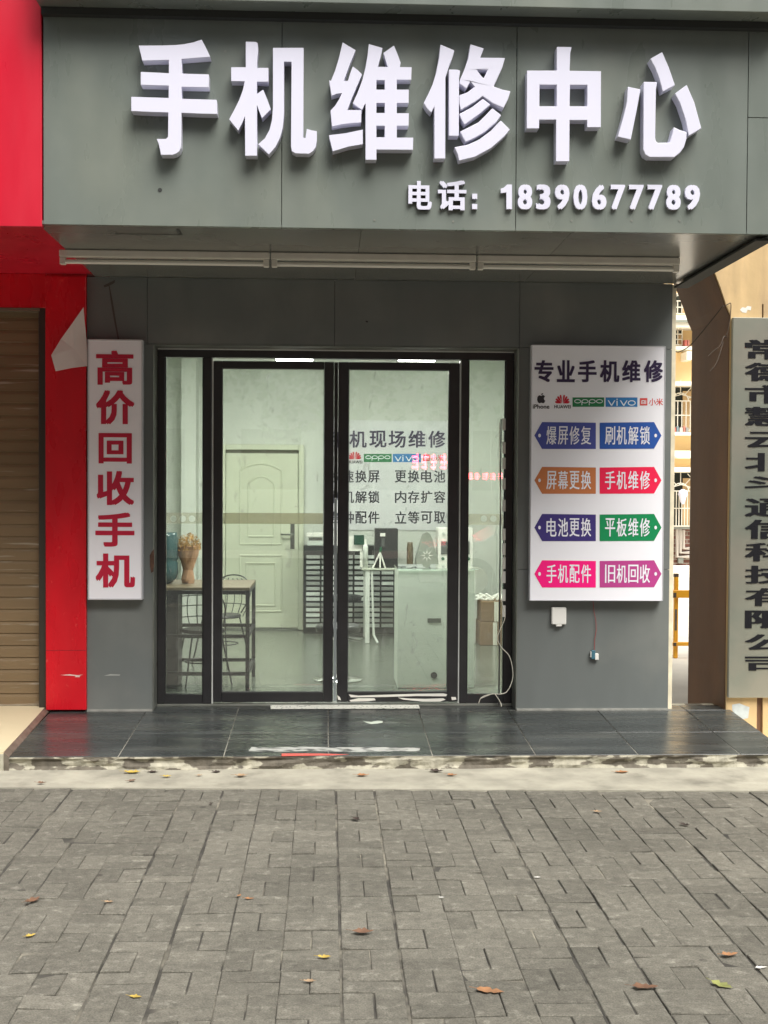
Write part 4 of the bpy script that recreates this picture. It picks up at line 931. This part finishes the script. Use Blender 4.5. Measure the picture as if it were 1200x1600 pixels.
# dried flowers in kraft paper
c = W(294, 918, 1.2); zz = zt_
fb = thing('flower_bouquet', 'dried flower bouquet wrapped in kraft paper standing on the bar table', 'bouquet', (c.x, 1.2, zz))
wr_ = MB().lathe((c.x, 1.2, zz), [(.045, 0), (.05, .03), (.038, .10), (.05, .16), (.075, .22), (.085, .28)], 18)
random.seed(3)
for i, v in enumerate(wr_.v): 
    d = Vector((v.x-c.x, v.y-1.2, 0)); k = 1+.18*noise.noise(v*22); wr_.v[i] = Vector((c.x+d.x*k, 1.2+d.y*k, v.z+.01*noise.noise(v*15)))
wr_.build('paper_wrap', M_kraft, fb)
fw = MB()
for i in range(420):
    t = random.random()*6.28; r_ = .10*math.sqrt(random.random()); z_ = zz+.25+random.random()*.13*(1-(r_/.1)**2*.6); s_ = .012
    p = Vector((c.x+r_*math.cos(t), 1.2+r_*math.sin(t), z_)); u = Vector([random.gauss(0, 1) for _ in range(3)]).normalized(); v = u.orthogonal().normalized()
    fw.add([p-u*s_, p+v*s_*.5, p+u*s_, p-v*s_*.5], [(0,1,2,3)])
fw.build('flower_heads', M_flower, fb)
# wire chairs
def wire_chair(x, y, rz, label):
    t = thing('wire_chair', label, 'chair', (0, 0, 0), 'black wire chairs at the bar table')
    sz = .46
    MB().lathe((0, 0, sz), [(.19, 0), (.2, .01), (.19, .03)], 20).build('seat', M_black, t)
    for sx, sy in ((-1, -1), (1, -1), (-1, 1), (1, 1)):
        MB().tube([(sx*.13, sy*.13, sz), (sx*.21, sy*.2, 0)], .008, 6).build('leg', M_black, t)
    m = MB()
    for k_ in (-.14, -.07, 0, .07, .14): m.tube(smooth([(k_*1.0, -.17, sz), (k_*1.25, -.23, sz+.15), (k_*1.2, -.22, sz+.3), (k_*.7, -.2, sz+.38)]), .0045, 5)
    m.tube(smooth([(-.2, -.05, sz+.05), (-.24, -.15, sz+.22), (-.15, -.22, sz+.37), (0, -.24, sz+.41), (.15, -.22, sz+.37), (.24, -.15, sz+.22), (.2, -.05, sz+.05)]), .007, 6)
    for zz_ in (.12, .22, .31): m.tube(smooth([(-.21, -.16, sz+zz_), (0, -.245, sz+zz_), (.21, -.16, sz+zz_)]), .0045, 5)
    m.build('backrest', M_black, t)
    MB().tube([(.17*math.cos(k*math.pi/8), .165*math.sin(k*math.pi/8), .2) for k in range(17)], .006, 5).build('foot_ring', M_black, t)
    t.location = (x, y, ZB); t.rotation_euler.z = rz; t.scale = (.84, .84, .84); return t
wire_chair(wx(318, 1050, 1.25), 1.22, R(200), 'black wire chair half hidden under the bar table')
wire_chair(wx(345, 1000, 2.3), 2.35, R(150), 'black wire chair standing behind the bar table')
# drawer cabinets
def drawer_cabinet(px0, px1, cols, label, y=4.62):
    a, b = W(px0, 990, y), W(px1, 853, y); t = thing('drawer_cabinet', label, 'cabinet', ((a.x+b.x)/2, y+.15, ZB), 'cabinets of small parts drawers')
    zt_ = b.z
    MB().box(a.x, b.x, y, y+.3, ZB, zt_).build('carcass', M_cabblack, t, bevel=.004)
    n_ = 14; m = MB(); dw = (b.x-a.x-.03)/cols
    for i in range(cols):
        for j in range(n_):
            z0 = ZB+.06+(zt_-ZB-.14)*j/n_; h_ = (zt_-ZB-.14)/n_
            m.box(a.x+.02+i*dw+.008, a.x+.02+(i+1)*dw-.012, y-.03, y-.001, z0+.006, z0+h_*.72)
    m.build('drawer_fronts', M_tray, t)
    return t
drawer_cabinet(474, 527, 2, 'black small parts drawer cabinet beside the cream rear door')
for k_, (u0, u1, v0, v1, m_, lb) in enumerate(((480, 506, 846, 853, M_tray, 'lowest flat grey tray stacked on the drawer cabinet'), (482, 504, 840, 845.5, M_chrome, 'middle silvery tray stacked on the drawer cabinet'), (479, 505, 833, 839.5, M_whitepaint, 'topmost pale tray stacked on the drawer cabinet'))):
    a, b = W(u0, v1, 4.64), W(u1, v0, 4.64); o_ = MB().box(a.x, b.x, 4.64, 4.85, a.z+.001, b.z).build('storage_tray', m_, None, bevel=.006); tag(lift(o_), lb, 'tray', 'trays on the drawer cabinet')
drawer_cabinet(528, 618, 4, 'wide black small parts drawer cabinet behind the glass desk')
# glass desk with steel legs
yd0, yd1 = 3.75, 4.35
a, b = W(565, 888, yd0), W(748, 888, yd0); zt_ = a.z
dk_ = thing('glass_desk', 'glass topped work desk on pale steel legs at the back', 'desk', ((a.x+b.x)/2, 4.05, ZB))
MB().box(a.x, b.x, yd0, yd1, zt_-.02, zt_).build('desk_top', mat('pale_desk_edge', (.45, .47, .40), .25), dk_, bevel=.003)
for x in (wx(574, 950, yd0), wx(740, 950, yd0)):
    for y in (yd0+.03, yd1-.03): MB().box(x-.022, x+.022, y-.022, y+.022, ZB, zt_-.0205).build('leg', M_alu_light, dk_, bevel=.003)
m = MB(); m.tube([(wx(581, 900, yd0), yd0+.02, zt_-.03), (wx(584, 990, yd0), yd0+.02, ZB+.08), (wx(590, 1006, yd0), yd0-.02, ZB+.01)], .012, 6); m.build('brace', M_alu_light, dk_)
# things on the desk
def deskbox(name, px0, px1, py0, py1, y, m_, label, cat, d=.15, bev=.006):
    a, b = W(px0, py1, y), W(px1, py0, y); o = MB().box(a.x, b.x, y, y+d, zt_+.0005, b.z).build(name, m_, None, bevel=bev); tag(lift(o), label, cat); return o, a, b
t = thing('hot_air_station', 'tall black instrument box with a white label on the glass desk', 'instrument', tuple(Vector((wx(604, 888, 3.9), 3.95, zt_))))
a, b = W(586, 888, 3.85), W(622, 826, 3.85); MB().box(a.x, b.x, 3.85, 4.1, zt_+.0005, b.z).build('case', M_black, t, bevel=.006)
p, q_ = W(594, 838, 3.849), W(602, 833, 3.849); MB().box(p.x, q_.x, 3.846, 3.8495, p.z, q_.z).build('label_plate', M_whitepaint, t)
p, q_ = W(596, 854, 3.849), W(601, 841, 3.849); MB().box(p.x, q_.x, 3.84, 3.8495, p.z, q_.z).build('control_strip', MATS['grey_bead'], t)
# bottle
c = W(640.5, 886, 3.85); MB_ = MB().lathe((c.x, 3.85, zt_+.0005), [(.03, 0), (.032, .01), (.032, .18), (.03, .2), (.026, .22), (.026, .245)], 16)
tag(lift(MB_.build('bottle', mat('brown_bottle', (.12, .09, .05), .3), smooth=True)), 'brown bottle standing on the glass desk beside the black instrument box', 'bottle')
# acrylic bell shaped stand
m = MB(); y_ = 3.84; m.prism([pxpoly([(648,886),(686,886),(684,872),(680,858),(676,843),(672,834),(667,831),(662,834),(658,843),(654,858),(650,872)], y_)], y_, y_+.12)
bs = m.build('speaker_stand', mat('grey_bell', (.24, .26, .22), .4), bevel=.004)
m = MB(); cc = W(667, 868, y_)
for k in range(8):
    t_ = k*math.pi/4; u = Vector((math.cos(t_), math.sin(t_))); v = Vector((-u.y, u.x))
    m.prism([[(cc.x+u.x*.02-v.x*.006, cc.z+u.y*.02-v.y*.006), (cc.x+u.x*.065, cc.z+u.y*.065), (cc.x+u.x*.02+v.x*.006, cc.z+u.y*.02+v.y*.006)]], y_-.005, y_-.001)
tag(bs, 'grey bell shaped stand with a flower pattern on the glass desk', 'stand'); bs_o = m.build('flower_ornament', M_whitepaint, bs)
# power unit
pu = thing('power_unit', 'white bench unit with dark window and green knobs on the glass desk', 'instrument', tuple(Vector((wx(711, 886, 3.85), 3.95, zt_))))
a, b = W(684, 886, 3.85), W(739, 825, 3.85); MB().box(a.x, b.x, 3.86, 4.1, zt_+.0005, b.z).build('case', M_whitepaint, pu, bevel=.006)
p, q_ = W(689, 866, 3.85), W(734, 846, 3.85); MB().box(p.x, q_.x, 3.852, 3.8595, p.z, q_.z).build('display_window', mat('smoky_window', (.09, .1, .09), .3), pu)
for px in (692, 732):
    c = W(px, 873, 3.85); MB().tube([(c.x, 3.845, c.z), (c.x, 3.8595, c.z)], .016, 12).build('knob', flat('green_knob', (30, 90, 60)), pu)
c = W(693, 834, 3.85); MB().tube([(c.x, 3.85, c.z), (c.x, 3.8595, c.z)], .013, 12).build('dial', M_tray, pu)
# small monitor and desk lamp stand
mn = thing('small_monitor', 'small green screen tester at the left end of the desk', 'monitor', tuple(Vector((wx(556, 880, 3.9), 3.95, zt_))))
a, b = W(553, 851, 3.9), W(569, 836, 3.9); MB().box(a.x, b.x, 3.9, 3.92, a.z, b.z).build('screen', flat('dark_green', (30, 70, 55)), mn, bevel=.002)
a2, b2 = W(543, 861, 3.93), W(566, 838, 3.93); MB().box(a2.x, b2.x, 3.925, 3.95, a2.z, b2.z).build('casing', M_whitepaint, mn)
MB().box((a2.x+b2.x)/2+.05, (a2.x+b2.x)/2+.09, 3.93, 3.96, zt_+.0005, a2.z-.0005).build('stand', M_whitepaint, mn)
fs_ = thing('desk_tripod', 'small white tripod holder standing on the glass desk', 'tripod', tuple(Vector((wx(591, 886, 3.78), 3.8, zt_))))
cx_ = wx(594, 886, 3.78)
for dx, dy in ((-.07, 0), (.05, .02), (.0, -.02)): MB().tube([(cx_, 3.8, zt_+.15), (cx_+dx, 3.8+dy, zt_+.001)], .008, 6).build('leg', M_whitepaint, fs_)
MB().tube([(cx_, 3.8, zt_+.15), (cx_+.01, 3.8, zt_+.2)], .012, 8).build('head', flat('green_knob', (30, 90, 60)), fs_)
cy_ = thing('spray_can', 'slim white spray can at the desk corner', 'can', tuple(Vector((wx(571, 886, 3.78), 3.82, zt_))))
MB().lathe((wx(571, 886, 3.78), 3.82, zt_+.0005), [(.026, 0), (.026, .2), (.018, .22)], 14).build('can', M_alu_light, cy_, smooth=True); MB().lathe((wx(571, 886, 3.78), 3.82, zt_+.2205), [(.012, 0), (.012, .05)], 10).build('nozzle', M_whitepaint, cy_)
# counter near the door
yc = .98; a, b = W(621, 1077, yc), W(742, 888, yc)
ct = thing('shop_counter', 'mint white counter with slot and round hole behind the right door', 'counter', ((a.x+b.x)/2, yc+.25, ZB))
MB().box(a.x, b.x, yc, yc+.5, ZB+.0, b.z-.012).build('front_panel', M_counter, ct, bevel=.003)
MB().box(a.x-.004, b.x+.03, yc-.01, yc+.52, b.z-.0115, b.z).build('counter_top', M_clear, ct)
p, q_ = W(668, 973, yc), W(689, 966, yc); MB().box(p.x, q_.x, yc-.004, yc-.0005, p.z, q_.z).build('slot', mat('grey_slot', (.13, .14, .12), .6), ct, bevel=.001)
c = W(678, 1055, yc); MB().tube([(c.x, yc-.005, c.z), (c.x, yc-.0005, c.z)], .024, 18).build('cable_port', M_cabblack, ct)
# stools
def stool(px, py, label):
    p = G(px, py, ZB); t = thing('bar_stool', label, 'stool', (p.x, p.y, ZB), 'round chrome stools in the shop')
    MB().lathe((p.x, p.y, ZB), [(.19, 0), (.19, .008), (.05, .03), (.03, .045)], 28).build('base', M_chrome, t, smooth=True)
    MB().tube([(p.x, p.y, ZB+.045), (p.x, p.y, ZB+.36)], .022, 10).build('pole', M_chrome, t)
    MB().lathe((p.x, p.y, ZB+.36), [(.1, 0), (.17, .01), (.175, .05), (.16, .065)], 24).build('seat', M_cabblack, t, smooth=True)
    return t
stool(537, 998, 'low round stool in front of the drawer cabinets'); stool(528, 1062, 'low round stool close behind the meeting door leaves')
# cardboard boxes
yb_ = 3.6
def carton(px0, px1, py0, py1, label):
    a, b = W(px0, py1, yb_), W(px1, py0, yb_); t = thing('cardboard_box', label, 'box', ((a.x+b.x)/2, yb_+.2, max(a.z, ZB)), 'cartons by the right side window')
    MB().box(a.x, b.x, yb_, yb_+.35, max(a.z, ZB), b.z).build('carton', M_box, t, bevel=.004)
    MB().box((a.x+b.x)/2-.02, (a.x+b.x)/2+.02, yb_-.0015, yb_-.0005, max(a.z, ZB)+.002, b.z-.002).build('tape', M_tube, t)
carton(750, 797, 972, 1009, 'lower brown carton on the floor inside the right side window')
carton(752, 799, 940, 971.5, 'upper brown carton stacked inside the right side window')
m = MB(); p = W(760, 940, 3.7)
for i in range(7):
    m.tube(smooth([(p.x+random.uniform(-.1, .12), 3.7+random.uniform(0, .1), p.z+.012), (p.x+random.uniform(-.1, .15), 3.75, p.z+.05+random.random()*.03), (p.x+random.uniform(-.1, .15), 3.72, p.z+.015)]), .012, 6)
tag(lift(m.build('packing_paper', M_whitepaint)), 'crumpled pale packing paper lying on the upper carton', 'paper')
# ================================================================== LEAVES AND LITTER
lc = {'yellow': (.38, .27, .05), 'brown': (.13, .065, .035), 'dark': (.040, .028, .022), 'tan': (.28, .19, .11), 'orange': (.27, .13, .055), 'green': (.22, .23, .07), 'white': (.60, .59, .55)}
def leaf_at(px, py, col, size, ang, label, curl=.3, kind='leaf'):
    p = G(px, py, .012 if py < 1234 else .004)
    m = MB(); n_ = 9; L_ = size*.98; up = []; dn = []; mid = []
    for i in range(n_+1):
        t = i/n_; wv = L_*.22*math.sin(math.pi*t**.8)*(1+.32*math.sin(t*21+px)+.2*math.sin(t*47+py)); x = (t-.5)*L_; z = curl*L_*(t-.5)**2+.0015
        mid.append((x, 0, z)); up.append((x, wv, z+wv*curl*1.1)); dn.append((x, -wv, z+wv*curl*.7))
    vs = mid+up+dn; k = n_+1
    fs = [(i, i+1, k+i+1, k+i) for i in range(n_)]+[(2*k+i, 2*k+i+1, i+1, i) for i in range(n_)]
    ca, sa = math.cos(ang), math.sin(ang)
    vs = [(p.x+a*ca-b*sa, p.y+a*sa+b*ca, p.z+c) for a, b, c in vs]
    m.add(vs, fs)
    if kind == 'leaf': m.tube([vs[0], (vs[0][0]-ca*L_*.25, vs[0][1]-sa*L_*.25, vs[0][2]+.002)], .0008, 4)
    o = m.build('fallen_leaf' if kind == 'leaf' else 'paper_scrap', mat('litter_'+col, lc[col], .7, var=.35, vscale=30))
    lift(o); tag(o, label, 'leaf' if kind == 'leaf' else 'litter', 'fallen leaves' if kind == 'leaf' else 'scraps of paper')
LV = [(207, 1208, 'yellow', .10, .1, 'bright yellow leaf against the foot of the step on the left'), (239, 1206.5, 'dark', .07, .0, 'dark leaf beside the bright yellow one under the step'),
 (206, 1220, 'brown', .06, .7, 'brown leaf on the concrete strip just below the bright yellow leaf'), (261, 1214, 'yellow', .055, .1, 'pale yellow leaf on the concrete strip near the dark leaf'),
 (338, 1207, 'dark', .06, 0, 'small dark leaf tucked under the step below the left door leaf'), (377, 1213, 'tan', .08, .15, 'tan leaf on the concrete strip below the left door leaf'),
 (312, 1212, 'tan', .04, .3, 'tiny tan leaf between two others on the concrete strip'), (567, 1212, 'orange', .08, .1, 'orange leaf on the concrete strip below the meeting door leaves'),
 (65, 1224, 'brown', .055, .05, 'thin brown leaf alone at the left end of the concrete strip'), (682, 1206, 'dark', .09, -.1, 'dark curled leaf under the step below the right door leaf'),
 (706, 1212, 'orange', .065, -.05, 'orange leaf next to the dark curled one under the step'), (972, 1207, 'orange', .09, .05, 'orange leaf under the step below the coloured service sign'),
 (567, 1458, 'brown', .085, 0, 'reddish brown leaf in the middle of the paving'), (507, 1497, 'yellow', .05, 0, 'small yellow leaf below the reddish brown one on the paving'),
 (484, 1534, 'tan', .045, 0, 'pale tan scrap of leaf low in the middle of the paving'), (766, 1549, 'orange', .095, -.35, 'orange brown leaf with its stalk down at the front of the paving'),
 (1008, 1543, 'brown', .09, -.1, 'curled brown leaf towards the front right of the paving'), (1140, 1493, 'orange', .065, .2, 'orange leaf above the green one at the right of the paving'),
 (1128, 1541, 'green', .085, -.9, 'yellow green leaf at the right of the paving'), (51, 1409, 'brown', .08, 1.0, 'brown leaf standing askew at the left of the paving'),
 (170, 1410, 'tan', .04, 0, 'tiny tan leaf on the left part of the paving'), (48, 1463, 'yellow', .045, .8, 'yellow leaf fragment near the left edge of the paving'),
 (212, 1558, 'yellow', .045, -.2, 'yellow leaf low on the left part of the paving'), (390, 1405, 'orange', .04, 0, 'small orange leaf on a long joint left of centre'),
 (934, 1269, 'tan', .05, 0, 'pale tan leaf high on the right part of the paving'), (557, 1281, 'dark', .06, -.9, 'dark curled leaf high in the middle of the paving'),
 (1070, 1290, 'dark', .06, -.9, 'dark reddish leaf high on the right of the paving'), (330, 1256, 'dark', .04, -1.3, 'small dark leaf just below the concrete strip on the left'),
 (374, 1400, 'orange', .03, 1.2, 'smallest orange leaf beside the long joint left of centre')]
for a in LV: leaf_at(*a, curl=random.uniform(.15, .55))
for a in [(1189, 1512, 'white', .045, .2, 'white paper scrap at the right edge of the paving'), (840, 1371, 'white', .03, 0, 'tiny white paper scrap in the middle right of the paving'), (690, 1402.5, 'white', .025, 0, 'tiny white paper scrap just right of the middle')]: leaf_at(*a, curl=.1, kind='scrap')
# ================================================================== BEHIND THE CAMERA (only in reflections; building also sized to dim low sky)
random.seed(11)
ob_ = thing('opposite_building', 'grey apartment block across the street, unseen but reflected, sized to dim the low sky', 'building', (0, -30, 0))
MB().box(-45, 45, -34, -26, -.05, 19).build('wall', mat('opposite_wall', (.30, .30, .28), .8), ob_)  # made tall and wide to cut low sky light on the shop
m = MB()
for i in range(16):
    for j in range(5): m.box(-24+i*3.1, -22.4+i*3.1, -25.99, -25.95, 1.6+j*3.2, 3.2+j*3.2)
m.build('windows', M_dkwin, ob_)['kind'] = 'stuff'
M_leafg = mat('street_tree_leaves', (.06, .10, .035), .7, island=.5); M_bark = mat('bark', (.12, .09, .065), .9)
for tx, lab in ((-7.5, 'leafy street tree across the road on the left, seen only reflected'), (.8, 'leafy street tree across the road in the middle, seen only reflected'), (9.5, 'leafy street tree across the road on the right, seen only reflected')):
    t = thing('street_tree', lab, 'tree', (tx, -20, -.03), 'street trees across the road')
    MB().tube(smooth([(tx, -20, -.03), (tx+.1, -20, 1.6), (tx-.05, -19.9, 3.2), (tx+.1, -20, 4.6)]), [.2-.006*i for i in range(16)], 8).build('trunk', M_bark, t)
    m = MB(); cl = [(Vector((tx+random.gauss(0, 1.5), -20+random.gauss(0, 1.2), 4.6+random.gauss(0, .9))), random.uniform(.5, 1.1)) for _ in range(26)]
    for c_, r_ in cl:
        for _ in range(60):
            p = c_+Vector([random.gauss(0, 1) for _ in range(3)])*r_*.5; u = Vector([random.gauss(0, 1) for _ in range(3)]).normalized()*.12; v = u.orthogonal()*.6
            m.add([p-u, p+v, p+u, p-v], [(0,1,2,3)])
    m.build('crown', M_leafg, t)
# parked car
car = thing('parked_car', 'white parked car behind the viewer, seen reflected in the door glass', 'car', (3.6, -10.9, -.03))
M_car = mat('white_car_paint', (.75, .76, .78), .2, coat=.6)
def sect(pts, y0, y1, tp):
    m = MB(); n_ = len(pts); ym = (y0+y1)/2
    vs = []
    for y, in ((y0,), (y1,)):
        for x, z in pts:
            k = 1-tp*max(0, z-.8); vs.append((x, ym+(y-ym)*k, z))
    m.add(vs, [tuple(range(n_)), tuple(reversed(range(n_, 2*n_)))]+[(i, n_+i, n_+(i+1) % n_, (i+1) % n_) for i in range(n_)]); return m
prof = [(1.35, .25), (1.3, .6), (1.5, .78), (2.3, .88), (2.95, 1.28), (3.4, 1.40), (4.4, 1.40), (5.1, 1.15), (5.5, .92), (5.85, .85), (5.9, .3)]
bd = sect(prof, -11.75, -9.95, .32).build('body', M_car, car, bevel=.03, segs=2)
gl_ = [(2.5, .92), (3.02, 1.24), (3.45, 1.34), (4.35, 1.34), (4.95, 1.13), (5.1, .94)]
sect(gl_, -11.77, -9.93, .32).build('side_windows', M_dkwin, car)
for x in (2.15, 5.05):
    for y0_, y1_ in ((-10.12, -9.94), (-11.76, -11.58)):
        m = MB(); m.tube([(x, y0_, .3), (x, y1_, .3)], .32, 22); wo_ = m.build('wheel', mat('tyre', (.02, .02, .02), .8), car)
        MB().tube([(x, y0_-.004, .3), (x, y1_+.004, .3)], .2, 18).build('rim', M_chrome, wo_)
for y0_ in (-11.6, -10.35): MB().box(1.3, 1.45, y0_, y0_+.28, .58, .72).build('headlight', M_clear, car, bevel=.02)

M_led = mat('red_led', (.3, 0, 0), .5, emit=(1, .03, .06), estr=28)
random.seed(5)
def led_sign(x, z, w_, h_, n_, label):
    t = thing('led_sign', label, 'sign', (x, -25.9, z), 'red light boards on the opposite building')
    MB().box(x-w_/2-.05, x+w_/2+.05, -25.98, -25.9, z-h_/2-.05, z+h_/2+.05).build('board', M_black, t)
    m = MB(); cw = w_/n_
    for i in range(n_):
        for k in range(3): zz = z-h_/2+h_*(k+.25)/3; m.box(x-w_/2+i*cw+.03, x-w_/2+(i+1)*cw-.03-random.random()*cw*.3, -25.895, -25.88, zz, zz+h_*.13)
        xx = x-w_/2+(i+random.uniform(.3, .6))*cw; m.box(xx, xx+cw*.13, -25.894, -25.879, z-h_/2, z+h_/2)
    m.build('lit_bars', M_led, t)['kind'] = 'stuff'
led_sign(2.75, 2.36, 1.0, .42, 4, 'taller red lit board on the opposite building, seen reflected in the right door leaf')
led_sign(4.35, 1.98, 1.25, .18, 6, 'lower red lit board on the opposite building, seen reflected in the right side window')
